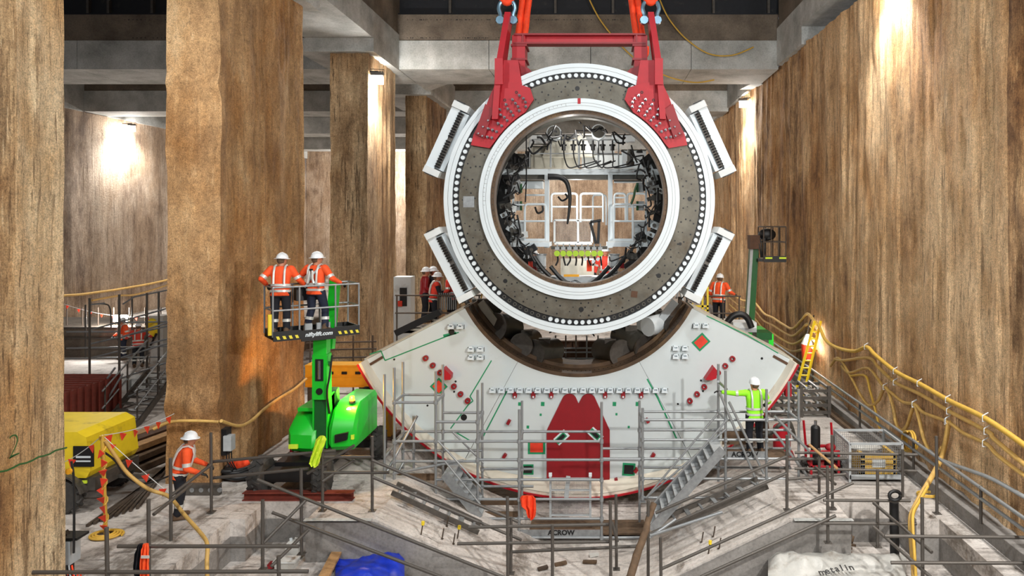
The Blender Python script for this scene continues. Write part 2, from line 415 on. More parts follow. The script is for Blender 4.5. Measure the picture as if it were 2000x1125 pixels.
# piers: the long faces look towards the machine
for i, (y0, y1, wd, mt, lb) in enumerate([
        (5.5, 12.05, 1.3, 'pier_near', 'tan soil-cast concrete pier nearest the viewer, green 2 painted on it'),
        (16.9, 21.8, 1.15, 'pier_mid', 'tan concrete pier right behind the two workers in the lift basket'),
        (27.8, 31.7, 1.4, 'pier_far', 'streaked brown concrete pier with a floodlight near its top'),
        (37.3, 42.0, 1.05, 'pier_far', 'narrow brown concrete pier just left of the white ring'),
        (47.5, 52.0, 1.2, 'pier_far', 'distant concrete pier hidden mostly by the white ring')]):
    o = rough_block('concrete_pier', (XP0-wd, y0, -.3), (XP0, y1, 12.25), mt, 30+i*7, .07 if i != 1 else .08, ds=.08, lips=((1.75, .12), (4.1, .1), (7.6, .05), (9.1, .12)) if i == 1 else (), dz=.12 if i == 1 else .3)
    tag(o, lb, 'pier')
    if i == 0:
        c = XP(20, 872, XP0); lettering('2', 'green_lift_dark', o, (XP0+.06, c.y, c.z), .5, (math.pi/2, 0, math.pi/2), 'painted_number', -.014)
        a, b = XP(-20, 928, XP0), XP(124, 873, XP0)
        MB().tube([V((XP0+.05, a.y+(b.y-a.y)*t/12, a.z+(b.z-a.z)*t/12+.012*math.sin(t*2))) for t in range(13)], .013, 6).build('painted_line', 'green_lift_dark', o)
# longitudinal beam on the pier row (lower smooth pour, rougher upper pour set back) with crossheads
m = thing('concrete_beam', 'long concrete beam running over the tops of the piers', 'beam', (-9.6, 8, 12.7))
MB().box((-10.9, 8, 12.75), (-8.35, YB, 13.75)).build('lower_pour', 'beam_grey', m)
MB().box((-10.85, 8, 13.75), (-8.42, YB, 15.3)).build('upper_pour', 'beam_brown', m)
for y0, y1 in ((16.6, 22.2), (27.5, 31.8), (36.9, 42.4), (47.2, 52.4)):
    MB().box((-11.2, y0, 12.25), (-8.35, y1, 12.75)).build('crosshead', 'beam_grey', m)
m = thing('concrete_beam', 'concrete capping beam stepping along the top of the right wall', 'beam', (7.9, 8, 12.5))
MB().box((7.42, 8, 13.1), (8.6, 27.2, 14.0)).box((7.42, 27.2, 12.45), (8.6, 31.0, 14.0)).box((7.42, 34.4, 12.5), (8.6, YB, 14.)).build('lower_pour', 'beam_grey', m)
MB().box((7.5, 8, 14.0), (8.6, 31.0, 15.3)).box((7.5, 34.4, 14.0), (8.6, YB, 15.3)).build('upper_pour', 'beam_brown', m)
rows = [(31.0, 34.4, 'nearest concrete cross beam, behind the red lifting frame'), (43., 45.2, 'second concrete cross beam beyond the nearest one'),
        (54., 56.2, 'third concrete cross beam, far back in the hall'), (66., 68., 'farthest concrete cross beam near the end wall')]
rng = random.Random(3)
for k, (y0, y1, lb) in enumerate(rows):
    t = thing('concrete_beam', lb, 'beam', (-11, y0, ZB))
    lo = [XL, -26.5, -21.8, -17.2, -12.9, -8.4, -4.6, -.35, 3.85, XR-.1] if k == 0 else [XL, -19, -8.4, -.3, XR-.1]
    for a, b in zip(lo, lo[1:]):
        MB().box((a+.012, y0, ZB), (b-.012, y1, 13.5)).build('formed_face_panel', 'beam_grey', t)
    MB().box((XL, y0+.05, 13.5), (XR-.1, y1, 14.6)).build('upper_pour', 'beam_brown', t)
    if k == 0:
        h = MB()
        for z in (13.62, 14.38):
            for j in range(170):
                x = -8 + j*.075+rng.uniform(-.03, .03) if j < 120 else -20+(j-120)*.17
                if rng.random() < .62: r_ = rng.uniform(.012, .024); h.box((x-r_, y0+.04, z-r_*.8), (x+r_, y0+.052, z+r_*.8))
        stuff(h.build('tie_hole', 'black', t))
    # dark steel girder standing on the beam
    g = thing('steel_girder', ['dark steel plate girder on top of the nearest cross beam', 'dark steel plate girder on the second cross beam', 'dark steel plate girder on the third cross beam', 'dark steel plate girder on the farthest cross beam'][k], 'girder', (-11, y0+.3, 14.6))
    MB().box((XL, y0+.34, 14.68), (XR, y0+.38, 18.5)).build('web_plate', 'steel_dark', g)
    MB().box((XL, y0+.12, 14.6), (XR, y0+.6, 14.68)).build('bottom_flange', 'steel_dark', g)
    MB().box((XL, y0+.2, 15.72), (XR, y0+.34, 15.78)).build('rail', 'tube_dark', g)
    if k == 0:
        xs = [P(u, 20, 31.3).x for u in (-130, 60, 175, 215, 300, 480, 718, 880, 1085, 1197, 1393, 1500)]
        for x in xs: MB().box((x-.05, y0+.16, 14.68), (x+.05, y0+.34, 18.5)).build('stiffener', 'tube_dark', g)
tag(MB().box((XL-.8, 10, 12.3), (XL+.15, YB, 15.5)).build('concrete_beam', 'beam_grey'), 'concrete capping beam along the top of the far left wall', 'beam')
# slab haunch beyond the first beam, seen between pier and ring
structure(MB().prism([(-8.4, 12.3), (-8.4, 13.6), (-6.4, 13.6), (-6.8, 12.9)], 34.4, 36.4).build('trim_1', 'beam_grey'))
structure(MB().prismx([(34.4, 12.3), (34.4, 13.6), (39, 13.6), (37, 12.5)], 7.0, 7.6).build('trim_2', 'beam_grey'))

# ------------------------------------------------------------------ ground: deck, sloping cradle, pits
d = MB()
d.box((-5.4, 25.5, -2.4), (4.4, 25.8, -.35)).box((XL-1, 15.8, -.35), (-4.5, 18.6, 0)).box((3.85, 15.8, -.35), (XR+.5, 18.6, 0)).box((XL-1, 18.6, -.35), (-5.2, YB, 0)).box((4.2, 18.6, -.35), (XR+.5, YB, 0)).box((-5.2, 25.5, -.35), (4.2, YB, 0))
d.box((XL-1, 5, -.35), (-7.4, 15.8, 0)).box((-7.4, 14.9, -.35), (-7.1, 15.8, 0)).box((6.37, 14.9, -.35), (XR+.5, 15.8, 0)).box((6.83, 5, -.35), (XR+.5, 14.9, 0))
structure(d.build('floor', 'deck'))
d = MB()
prof = [(-5.86, 0), (-4.5, 0), (-1.3, -1.45), (.85, -1.45), (3.85, 0), (5.03, 0), (5.03, -2.4), (-5.86, -2.4)]
d.prism(prof, 14.9, 15.8)
d.prism([(-4.5, 0), (-1.3, -1.45), (.85, -1.45), (3.85, 0), (3.85, -2.4), (-4.5, -2.4)], 15.8, 18.6)
d.prism([(-5.2, 0), (-4.2, -.85), (-3.0, -1.5), (1.9, -1.5), (3.1, -.85), (4.2, 0), (4.2, -2.4), (-5.2, -2.4)], 18.6, 25.5)
structure(d.build('floor', 'deck'))
# vertical concrete faces of the pits
d = MB()
d.box((-7.1, 15.8, -2.4), (-5.86, 16.1, -.35)).box((-7.4, 5, -2.4), (-7.7, 14.9, -.35)).box((-7.4, 14.9, -2.4), (-7.1, 15.8, -.35))
d.box((5.03, 15.8, -2.4), (6.37, 16.1, -.35)).box((6.37, 14.9, -2.4), (6.83, 15.8, -.35)).box((6.83, 5, -2.4), (7.2, 14.9, -.35))
structure(d.build('trim_3', 'kerb'))
d = MB().prism([(-5.88, -.05), (-4.5, -.05), (-1.3, -1.5), (.85, -1.5), (3.85, -.05), (5.05, -.05), (5.05, -2.4), (-5.88, -2.4)], 14.86, 14.9)
structure(d.build('trim_4', 'kerb'))
d = MB().box((-7.4, 5, -1.2), (-4.7, 15.8, -.85)).box((3.5, 5, -1.2), (6.83, 15.8, -.85)).box((-4.7, 5, -2.4), (3.5, 14.88, -1.75))
structure(d.build('floor', 'deck'))
d = MB().box((6.2, 8, -.85), (6.83, 12.3, -.45)).box((7.25, 5, 0), (XR+.1, 60, .28))
structure(d.build('trim_5', 'kerb'))
for (x0, x1, y0, y1) in ((-5.9, -4.55, 14.8, 15.78), (3.9, 5.08, 14.8, 15.78)):
    structure(MB().box((x0, y0, 0), (x1, y0+.12, .012)).build('trim_6', 'beam_grey'))

# ------------------------------------------------------------------ wall floodlights
def floodlight(label, at, aim, watt, size, xw, spill=.08):
    t = thing('floodlight', label, 'lamp', at, 'floodlights high on the walls')
    d = (V(aim)-V(at)).normalized(); R = d.to_track_quat('-Z', 'Y').to_matrix().to_4x4(); R.translation = V(at)
    h = MB(R); h.box((-.22, -.17, -.02), (.22, .17, .09))
    for i in range(6): h.box((-.2+i*.075, -.16, .09), (-.18+i*.075, .16, .14))
    h.build('housing', 'tube_dark', t)
    MB(R).box((-.2, -.15, -.035), (.2, .15, -.35)).build('lens', 'lamp_glass', t)
    MB(R).tube([(-.25, 0, 0), (-.25, 0, .2), (.25, 0, .2), (.25, 0, 0)], .015, 6).build('bracket', 'tube_dark', t)
    MB().bar(V(at)+V((0, 0, .12)), V((xw, at[1], at[2]+.12)), .05, .05).build('wall_arm', 'tube_dark', t)
    point('floodlight_spill', V(at)+d*.45, watt*spill, .15)
    spot('floodlight_beam', V(at)+d*.42, aim, watt, size, .8, .12)
floodlight('bright floodlight on the streaked brown pier', XP(737, 146, -8.38), (-8.55, 29.0, 5), 2600, 130, -8.7, .28)
floodlight('bright floodlight on the left wall, seen between the two nearest piers', XP(257, 245, -29.4), (-29.6, 47, 5), 4200, 155, -30, .2)
floodlight('bright floodlight on the right wall beyond the white ring', XP(1452, 196, 7.25), (7.45, 38, 6), 3500, 130, 7.6, .14)
floodlight('floodlight on the right wall just above the picture edge', (7.25, 19.2, 12.7), (7.5, 18.9, 6), 2200, 110, 7.6)
floodlight('floodlight on the right wall behind the viewer', (7.2, 4.0, 12.6), (7.0, 10, 3), 3000, 120, 7.6)
for y in (58., 70.): point('far_hall_fill', (-1, y, 11.8), 1400, .3)  # unseen lights added to brighten the back of the hall
point('far_hall_fill', (-19, 70.5, 10.5), 4500, .3)  # one more unseen light, added to lift the end wall on the left
# ------------------------------------------------------------------ the drive ring hanging from the crane
YR = 18.8; K = YR/F
RC = P(1131.3, 388.5, YR)                          # centre of the ring
RX, RZ = RC.x, RC.z
def rp(u, v, y=YR): p = P(u, v, YR); return V((p.x, y, p.z))
def pol(r, a, y=YR): return V((RX+r*K*math.cos(math.radians(a)), y, RZ+r*K*math.sin(math.radians(a))))
ring = thing('drive_ring', 'huge white and grey steel drive ring hanging above the white shield segment', 'machine ring', (RX, YR+.5, RZ-266*K))
MB().annulus(RX, RZ, 248*K, 265*K, YR, YR+.95, n=128).build('outer_rim', 'white', ring, 30)
MB().annulus(RX, RZ, 262*K, 266.5*K, YR+.95, YR+1.05, n=128).build('rim_seal', 'black', ring, 30)
MB().annulus(RX, RZ, 256.4*K, 256.9*K, YR-.003, YR+.01, n=128).build('scribed_line', 'motor_grey', ring)
MB().annulus(RX, RZ, 233*K, 248*K, YR+.06, YR+.9, n=128).build('bolt_groove', 'black', ring, 30)
MB().annulus(RX, RZ, 197*K, 235*K, YR+.015, YR+.9, n=128).build('mounting_face', 'face_steel', ring, 30)
MB().annulus(RX, RZ, 195*K, 199*K, YR+.05, YR+.5, n=128).build('gap_seal', 'black', ring, 30)
MB().annulus(RX, RZ, 173*K, 195.5*K, YR-.10, YR+.4, n=128).build('inner_ring', 'white', ring, 30)
for r in (187, 181.5): MB().annulus(RX, RZ, (r-.2)*K, (r+.2)*K, YR-.104, YR-.09, n=128).build('scribed_line', 'motor_grey', ring)
MB().annulus(RX, RZ, 166*K, 173.2*K, YR-.02, YR+.38, n=128).build('bore_flange', 'bore', ring, 30)
h = MB()
for i in range(96):
    p = pol(169.5, i*3.75, YR-.02); h.cyl(p+V((0, -.004, 0)), p+V((0, .02, 0)), .012, n=8)
stuff(h.build('flange_hole', 'black', ring))
# graduation ticks on the upper left of the inner ring
h = MB()
for i in range(34):
    a = 98+i*2.6; ln = 5 if i % 4 == 0 else 3
    h.bar(pol(186.8-ln, a, YR-.102), pol(186.8, a, YR-.102), .006, .006, (0, 1, 0))
stuff(h.build('graduation_tick', 'motor_grey', ring))
MB().bar(pol(184.5, 90, YR-.104), pol(195.3, 90, YR-.104), .075, .012, (0, 1, 0)).build('top_mark', 'red', ring)
# white bolt caps around the groove; some holes along the bottom stand empty
cap = MB().cyl((0, 0, 0), (0, -.07, 0), .058, .052, 14).mesh('bolt_cap', 'white', (0, 0, 0), 40)[0]
hol = MB().annulus(0, 0, .028, .05, -.02, .03, n=12).mesh('empty_bolt_hole', 'motor_grey', (0, 0, 0))[0]
for i in range(120):
    a = i*3.0+1.5
    if 121 < a < 151 or 33 < a < 59: continue      # under the red plates
    empty = 231 < a < 256 or 286 < a < 306
    shared(hol if empty else cap, 'empty_bolt_hole' if empty else 'bolt_cap', ring, pol(241.5, a, YR+.06))
# drilled mounting face
h = MB(); rg = random.Random(5)
for r, n, o in ((204, 60, 0), (212, 52, 3), (221, 60, 1.5), (228.5, 64, 0)):
    for i in range(n):
        a = o+360*i/n+rg.uniform(-1, 1)
        if 119 < a < 153 or 31 < a < 61 or rg.random() < .18: continue
        p = pol(r, a, YR+.015); h.cyl(p+V((0, -.004, 0)), p+V((0, .03, 0)), rg.choice((.016, .022, .024)), n=8)
stuff(h.build('drilled_hole', 'black', ring))
for a, s_ in ((91, .06), (271, .065), (181, .06), (0, .06), (316, .06), (228, .055), (204, .035), (336, .04)):
    p = pol(216, a, YR+.015)
    MB().cyl(p+V((0, -.006, 0)), p+V((0, .05, 0)), s_, n=16).build('pin_socket', 'black', ring)
for a in (181.5,):
    p = pol(216, a, YR+.008); MB().box(p-V((.14, .004, .14)), p+V((.14, .004, .14))).build('worn_patch', 'galv', ring)
p = pol(215, 300, YR+.01); MB(Matrix.Translation(p) @ Matrix.Rotation(.12, 4, 'Y')).box((-.08, -.006, -.08), (.08, .006, .08)).build('cover_plate', 'rust_brown', ring)
# the dark drive body behind the ring
MB().annulus(RX, RZ, 196*K, 238*K, YR+.9, YR+2.0, n=96).build('gear_housing', 'motor_grey', ring, 30)
# four toothed torque boxes around the rim
tb = [(24.3, 1), (155.7, 1), (-27, -1), (207, -1)]
for a, up in tb:
    ar = math.radians(a); er = V((math.cos(ar), 0, math.sin(ar))); et = V((-math.sin(ar), 0, math.cos(ar)))
    if et.z < 0: et = -et
    c = V((RX, YR, RZ))+er*277*K
    M = Matrix(((er.x, 0, et.x, c.x), (0, 1, 0, c.y), (er.z, 0, et.z, c.z), (0, 0, 0, 1)))
    L = 62*K*1.02
    t = MB(M).box((8*K, .1, -L), (26*K, 1.15, L)).build('torque_box', 'white', ring)
    MB(M).box((-10*K, .22, -L*.97), (9*K, 1.1, L*.97)).build('inner_plate', 'white', t)
    for sg in (-1, 1):
        MB(M).prismz([(-7*K, .05), (25*K, .0), (29*K, .2), (29*K, 1.1), (-7*K, 1.1)], sg*L, sg*(L+13*K)).build('end_block', 'white_dirty', t)
        MB(M).box((2*K, .0, sg*(L+13*K)), (20*K, .5, sg*(L+15*K))).build('end_shim', 'black', t)
    MB(M).box((-1*K, .14, -L*.93), (8.5*K, .23, L*.93)).build('rack_bed', 'tube_dark', t)
    tooth = MB(M); n = 22
    for i in range(n):
        if i == n//2: continue
        z = -L*.9+1.8*L*i/(n-1)
        MB(M).prismz([(0, .15), (8*K, .15), (8.4*K, .06), (3*K, .04), (0, .09)], z-1.7*K, z+1.0*K).build('rack_tooth', 'black', t)
# motors and gearboxes around the lower back of the ring
def motor(parent, c, axis, r, L, mat='motor_grey'):
    c, d = V(c), V(axis).normalized(); o = MB().cyl(c-d*L/2, c+d*L/2, r, n=20).build('drive_motor', mat, parent, 40)
    MB().cyl(c-d*(L/2+.06), c-d*L/2, r*1.12, n=20).build('motor_flange', 'tube_dark', o, 40)
    MB().cyl(c+d*L/2, c+d*(L/2+.12), r*.8, r*.55, n=20).build('motor_cap', 'tube_dark', o, 40)
    q = c+V((0, -r*.3, r*.85)); MB().box(q-V((.16, .12, .04)), q+V((.16, .12, .1))).build('terminal_box', 'tube_dark', o)
for u, v, r, ax in ((985, 640, .36, (.35, .8, -.15)), (1064, 686, .34, (.5, .8, -.05)), (1030, 668, .3, (.2, .9, 0)), (1192, 686, .34, (-.5, .8, -.05)),
                    (1232, 662, .34, (-.6, .6, .25)), (945, 605, .26, (.5, .7, .1)), (1290, 628, .26, (-.5, .7, .1))):
    motor(ring, P(u, v, 21.3), ax, r, 1.0)
p = P(1272, 640, 20.9); MB().cyl(p+V((-.12, -.2, .05)), p+V((.3, .2, .1)), .27, n=20).build('hub_cover', 'white', ring, 40)
p = P(1302, 610, 20.9); MB(Matrix.Translation(p) @ Matrix.Rotation(-.9, 4, 'Y')).box((-.4, -.1, -.1), (.4, .1, .1)).build('bracket', 'white', ring)
p = P(955, 612, 20.9); MB(Matrix.Translation(p) @ Matrix.Rotation(.9, 4, 'Y')).box((-.4, -.1, -.1), (.4, .1, .1)).build('bracket', 'machine_beige', ring)
for k in range(14):
    a = rg.uniform(205, 335); p0, p1 = pol(235, a, 20.6), pol(300-abs(270-a)*.2, a+rg.uniform(-9, 9), 21.2)
    MB().tube(spline([p0, (p0+p1)/2+V((rg.uniform(-.2, .2), .1, -.15)), p1], 5), .022, 6).build('hydraulic_hose', 'cable', ring)

# ------------------------------------------------------------------ red lifting frame bolted to the ring
lf = thing('lifting_rig', 'red steel lifting frame bolted to the top of the drive ring', 'lifting frame', rp(1131, 160, YR))
def frame_side(sg):
    U = lambda u: u if sg < 0 else 2*1131.3-u
    def poly(pts, dy=0): return [(rp(U(u), v).x, rp(U(u), v).z) for u, v in pts]
    arc = [(1131.3-198.5*math.cos(math.radians(t)), 388.5-198.5*math.sin(math.radians(t))) for t in (63, 58, 53, 48, 43, 38, 33)]
    pl = [(1013, 165), (1036, 173), (1043, 195)]+arc[1:]+[(957, 290), (921, 284), (926, 264), (944, 226), (957, 190), (972, 158)]
    o = MB().prism(poly(pl), YR-.10, YR+.02).build('bolted_plate', 'red', lf)
    # studs with nuts
    nut = MB().cyl((0, 0, 0), (0, -.05, 0), .036, n=6).cyl((0, -.05, 0), (0, -.17, 0), .022, n=8)
    nm = nut.mesh('stud', 'chrome', (0, 0, 0))[0]
    for ring_r, n0, n1, k in ((206, 35, 60, 7), (214, 34, 61, 7), (222, 33, 61, 7), (231, 33, 60, 8)):
        for i in range(k):
            a = 180-(n0+(n1-n0)*i/(k-1)) if sg < 0 else n0+(n1-n0)*i/(k-1)
            p = pol(ring_r, a, YR-.10)
            if abs(p.x-rp(U(970), 200).x) < .09 and p.z > rp(970, 240).z: continue
            shared(nm, 'stud', o, p)
    hm = MB().annulus(0, 0, .018, .036, -.012, .0, n=12).mesh('plate_hole', 'black', (0, 0, 0))[0]
    for i in range(5):
        a = 40+i*6.5; a = 180-a if sg < 0 else a
        shared(hm, 'plate_hole', o, pol(240, a, YR-.10))
    # tall gusset standing square to the ring face, seen almost edge on
    gx = rp(U(991), 60).x; gx2 = rp(U(970), 200).x
    q = MB()
    b0 = [(gx, 22), (gx2+(gx-gx2)*.35, 130), (gx2, 236)]
    th = .075
    vs = []
    for (x, v), y0 in zip(b0, (YR+.05, YR-.32, YR-.35)):
        z = rp(0, v).z; y1 = YR+.55 if v < 200 else YR-.05
        vs += [(x-th, y0, z), (x+th, y0, z), (x+th, y1, z), (x-th, y1, z)]
    q.add(vs, [(0, 1, 2, 3), (8, 11, 10, 9)]+[(i*4+j, i*4+4+j, i*4+4+(j+1) % 4, i*4+(j+1) % 4) for i in (0, 1) for j in range(4)])
    g = q.build('gusset', 'red', lf)
    x = rp(U(978), 130).x; z0, z1 = rp(0, 170).z, rp(0, 120).z
    MB().box((x-.1, YR-.38, z0), (x+.1, YR-.3, z1)).build('gusset_cap', 'red', g)
    # upright box column behind, with stiffeners, carrying the beams
    ca, cb = rp(U(996), 60).x, rp(U(1022), 60).x
    MB().box((ca, YR+.45, rp(0, 168).z), (cb, YR+1.1, rp(0, 60).z)).build('column', 'red', lf)
    for v in (80, 108, 128): MB().box((ca-.03, YR+.42, rp(0, v+2).z), (cb+.05*(-sg), YR+1.14, rp(0, v-2).z)).build('stiffener', 'red_dark', lf)
    MB().prism(poly([(1000, 118), (1030, 128), (1052, 150), (1010, 172)]), YR+.35, YR+.45).build('knee_plate', 'red_dark', lf)
    MB().prism(poly([(968, 158), (982, 118), (1012, 118), (1020, 166)]), YR-.04, YR+.45).build('saddle', 'red', lf)
    MB().prism(poly([(930, 262), (950, 205), (966, 216), (948, 272)]), YR-.2, YR-.1).build('edge_stiffener', 'red_dark', o)
for sg in (-1, 1): frame_side(sg)
def hbeam(name, v0, v1, ua, ub, y0, y1):
    a, b = rp(ua, 0).x, rp(ub, 0).x; z1, z0 = rp(0, v0).z, rp(0, v1).z; t = .045; ym = (y0+y1)/2
    m = MB().box((a, y0, z1-t), (b, y1, z1)).box((a, y0, z0), (b, y1, z0+t)); o = m.build(name, 'red_dark', lf)
    MB().box((a, ym-.025, z0+t), (b, ym+.025, z1-t)).build('web', 'red' if v0 < 100 else 'red_dark', o)
    for u in (ua+18, ub-18):
        x = rp(u, 0).x; MB().box((x-.02, y0, z0+t), (x+.02, y1, z1-t)).build('web_stiffener', 'red_dark', o)
hbeam('upper_beam', 57, 78, 1000, 1263, YR+.4, YR+.75)
hbeam('lower_beam', 126, 152, 1020, 1243, YR+1.0, YR+1.3)
# shackles and slings
def shackle(label, at, s_, mat='shackle'):
    t = thing('shackle', label, 'shackle', V(at)-V((0, 0, .45*s_)), 'shackles on the red lifting frame'); at = V(at)
    pts = [(-.19, -.25), (-.17, -.1), (-.22, .08), (-.16, .24), (0, .3), (.16, .24), (.22, .08), (.17, -.1), (.19, -.25)]
    MB().tube(spline([at+V((x*s_, 0, z*s_)) for x, z in pts], 4), .055*s_, 8).build('bow', mat, t, 40)
    MB().cyl(at+V((-.3*s_, 0, -.25*s_)), at+V((.3*s_, 0, -.25*s_)), .06*s_, n=10).build('pin', 'tube_dark', t, 40)
    for sg in (-1, 1): MB().cyl(at+V((sg*.18*s_, -.08*s_, -.25*s_)), at+V((sg*.18*s_, .08*s_, -.25*s_)), .11*s_, n=12).build('eye', mat, t, 40)
def sling(label, a, b, r, nst=2):
    a, b = V(a), V(b); t = thing('lifting_sling', label, 'sling', a, 'orange round slings'); d = (b-a); rg_ = random.Random(int(abs(a.x*100)))
    sx = V((r*1.05, 0, 0))
    for k in range(nst):
        off = sx*(2*k-(nst-1)); pts = []; rr = []
        for i in range(25):
            f = i/24; pts.append(a+d*f+off*min(1, f*9+.25)+V((rg_.uniform(-.006, .006), 0, 0))); rr.append(r*(.93+.12*rg_.random()))
        MB().tube(pts, rr, 10).build('sling_leg', 'sling', t, 60)
    pts = [a+sx*x+V((0, 0, z)) for x, z in ((-1.2, .25), (-1.1, .05), (0, -.06), (1.1, .05), (1.2, .25))]
    MB().tube(spline(pts, 4), r, 8).build('sling_eye', 'sling', t, 60)
sl = P(990, 22, YR+.3); sr = P(1271, 22, YR+.3)
shackle('blue-grey shackle on the left arm of the red lifting frame', sl, .95); shackle('blue-grey shackle on the right arm of the red lifting frame', sr, .95)
sling('orange sling on the left front shackle of the lifting frame', sl+V((0, 0, .28)), P(991, -200, YR+.3), .095)
sling('orange sling on the right front shackle of the lifting frame', sr+V((0, 0, .28)), P(1262, -200, YR+.3), .095)
for s_, (ua, va, ub), lb in ((-1, (1014, 116, 1050), 'left'), (1, (1254, 118, 1212), 'right')):
    a = P(ua, va, YR+1.15); shackle('small shackle at the foot of the inner %s sling' % lb, a-V((0, 0, .1)), .55, 'galv')
    sling('long orange inner sling on the %s, passing behind the upper red beam' % lb, a+V((0, 0, .12)), P(ub, -200, YR+1.15), .085)

# ------------------------------------------------------------------ white shield segment in its cradle
YS = 20.0; KS = YS/F; SCN = P(1130, 487, YS); SX, SZ = SCN.x, SCN.z
sh = thing('shield_segment', 'large white steel shield segment with a semicircular bore and red panel', 'shield segment', (SX, YS+.6, SZ-472*KS))
A0, A1 = 180+27.4, 360-27.4
cuts = [A0, 241.6, 298.4, A1]
for a, b in zip(cuts, cuts[1:]):
    MB().annulus(SX, SZ, 250*KS, 466*KS, YS, YS+1.35, a+.06, b-.06, 40).build('bulkhead_plate', 'shield_white', sh, 30)
MB().annulus(SX, SZ, 243*KS, 251*KS, YS+.01, YS+1.5, A0, A1, 80).build('bore_liner', 'bore', sh, 30)
MB().annulus(SX, SZ, 236*KS, 243.2*KS, YS+.75, YS+1.5, A0, A1, 80).build('bore_step', 'bore', sh, 30)
h = MB()
for i in range(60):
    a = A0+1+(A1-A0-2)*i/59; p = V((SX+242.9*KS*math.cos(math.radians(a)), YS+.35, SZ+242.9*KS*math.sin(math.radians(a))))
    h.cyl(p, p-V((math.cos(math.radians(a)), 0, math.sin(math.radians(a))))*.012, .016, n=6)
stuff(h.build('liner_bolt', 'black', sh))
MB().annulus(SX, SZ, 465*KS, 472*KS, YS-.55, YS+1.5, A0, A1, 100).build('outer_skin', 'cream', sh, 30)
MB().annulus(SX, SZ, 469.5*KS, 472.8*KS, YS-.60, YS-.4, A0, A1, 100).build('skin_edge', 'red', sh, 30)
# sloping bottom plate between bulkhead and skin
vs = []; nseg = 24
for i in range(nseg+1):
    a = 245+50*i/nseg; ar = math.radians(a); wgt = math.cos((a-270)/25*math.pi/2)
    vs += [(SX+464*KS*math.cos(ar), YS-.54, SZ+464*KS*math.sin(ar)), (SX+(464-8*wgt)*KS*math.cos(ar), YS-.005, SZ+(464*math.sin(ar)+14*wgt)*KS)]
MB().add(vs, [(2*i, 2*i+2, 2*i+3, 2*i+1) for i in range(nseg)]).build('sloping_plate', 'cream', sh)
# cut faces along the two radial edges
for a in (A0, A1):
    ar = math.radians(a); d = V((math.cos(ar), 0, math.sin(ar))); n_ = V((-d.z, 0, d.x))*(-1 if a < 270 else 1)
    c0, c1 = SCN+d*252*KS, SCN+d*471*KS
    m = MB(); m.add([c0+V((0, .02, 0)), c1+V((0, .02, 0)), c1+V((0, 1.45, 0)), c0+V((0, 1.45, 0))]+[p+n_*.04 for p in (c0+V((0, .02, 0)), c1+V((0, .02, 0)), c1+V((0, 1.45, 0)), c0+V((0, 1.45, 0)))],
                    [(0, 1, 2, 3), (7, 6, 5, 4), (0, 4, 5, 1), (1, 5, 6, 2), (2, 6, 7, 3), (3, 7, 4, 0)])
    m.build('joint_face', 'machine_beige', sh)
def sp(u, v, dy=0.): p = P(u, v, YS); return V((p.x, YS+dy, p.z))
def plate(name, pts, mat, d0=-.012, d1=.0, parent=None): return MB().prism([(sp(u, v).x, sp(u, v).z) for u, v in pts], YS+d0, YS+d1).build(name, mat, parent or sh)
def rrect(u, v, w_, h_, ang=0.):
    c, s_ = math.cos(ang), math.sin(ang)
    return [(u+x*c-y*s_, v+x*s_+y*c) for x, y in ((-w_/2, -h_/2), (w_/2, -h_/2), (w_/2, h_/2), (-w_/2, h_/2))]
# big red panel with its twin lobes
pl = [(1068, 840)]
def arcp(cx, cy, r, a, b, n=10): return [(cx+r*math.cos(math.radians(a+(b-a)*i/n)), cy-r*math.sin(math.radians(a+(b-a)*i/n))) for i in range(n+1)]
pl += arcp(1112, 783, 14.5, 160, 25)+[(1130, 788)]+arcp(1149, 783, 14.5, 155, 20)+[(1191, 840)]+arcp(1177, 932, 14, 0, -90, 5)+arcp(1080, 934, 12, 270, 180, 5)
plate('red_panel', pl, 'red_dark', -.05, 0)
def framed(u, v, w_, h_, ang, fill, border='green_mark', name='marked_opening'):
    o = plate(name, rrect(u, v, w_, h_, ang), border, -.006, 0); plate('infill', rrect(u, v, w_*.74, h_*.7, ang), fill, -.012, -.004, o)
framed(1369, 668, 29, 24, -.75, 'red_bright'); framed(857, 755, 25, 25, .8, 'red_bright'); framed(1048, 874, 34, 26, 0, 'red_bright')
framed(1031, 917, 22, 20, 0, 'black'); framed(1228, 917, 25, 25, .07, 'black')
for u, v, an in ((1097, 853, -.75), (1163, 848, .75)):
    o = MB().prism([(sp(*q).x, sp(*q).z) for q in rrect(u, v, 28, 17, an)], YS-.07, YS-.05).build('sticker', 'white', sh)
    MB().prism([(sp(*q).x, sp(*q).z) for q in rrect(u-2*math.cos(an), v-2*math.sin(an), 24, 11, an)], YS-.075, YS-.07).build('sticker_border', 'green_mark', o)
    MB().prism([(sp(*q).x, sp(*q).z) for q in rrect(u-1*math.cos(an), v-1*math.sin(an), 17, 7, an)], YS-.08, YS-.075).build('sticker_panel', 'black', o)
for u, v, s_ in ((1015, 789, 6), (1060, 789, 7), (1056, 810, 4), (1031, 834, 5), (1200, 789, 7), (1245, 789, 7), (1204, 809, 4), (1228, 834, 4)): plate('green_square', rrect(u, v, s_, s_*1.15, .04), 'green_mark', -.006)
def line(pts, wpx=2.2):
    m = MB()
    for a, b in zip(pts, pts[1:]): m.bar(sp(*a, -.003), sp(*b, -.003), wpx*KS, .006, (0, 1, 0)) if False else m.bar(sp(*a, -.003), sp(*b, -.003), .006, wpx*KS, V((sp(*b)-sp(*a)).cross(V((0, 1, 0)))))
    m.build('green_line', 'green_mark', sh)
line([(722, 692), (744, 685), (752, 704), (872, 657), (896, 649)]); line([(866, 656), (891, 650)], 5)
line([(960, 704), (918, 774), (924, 783), (915, 790), (880, 837)]); line([(890, 844), (924, 864)]); line([(990, 764), (944, 852)], 2.4)
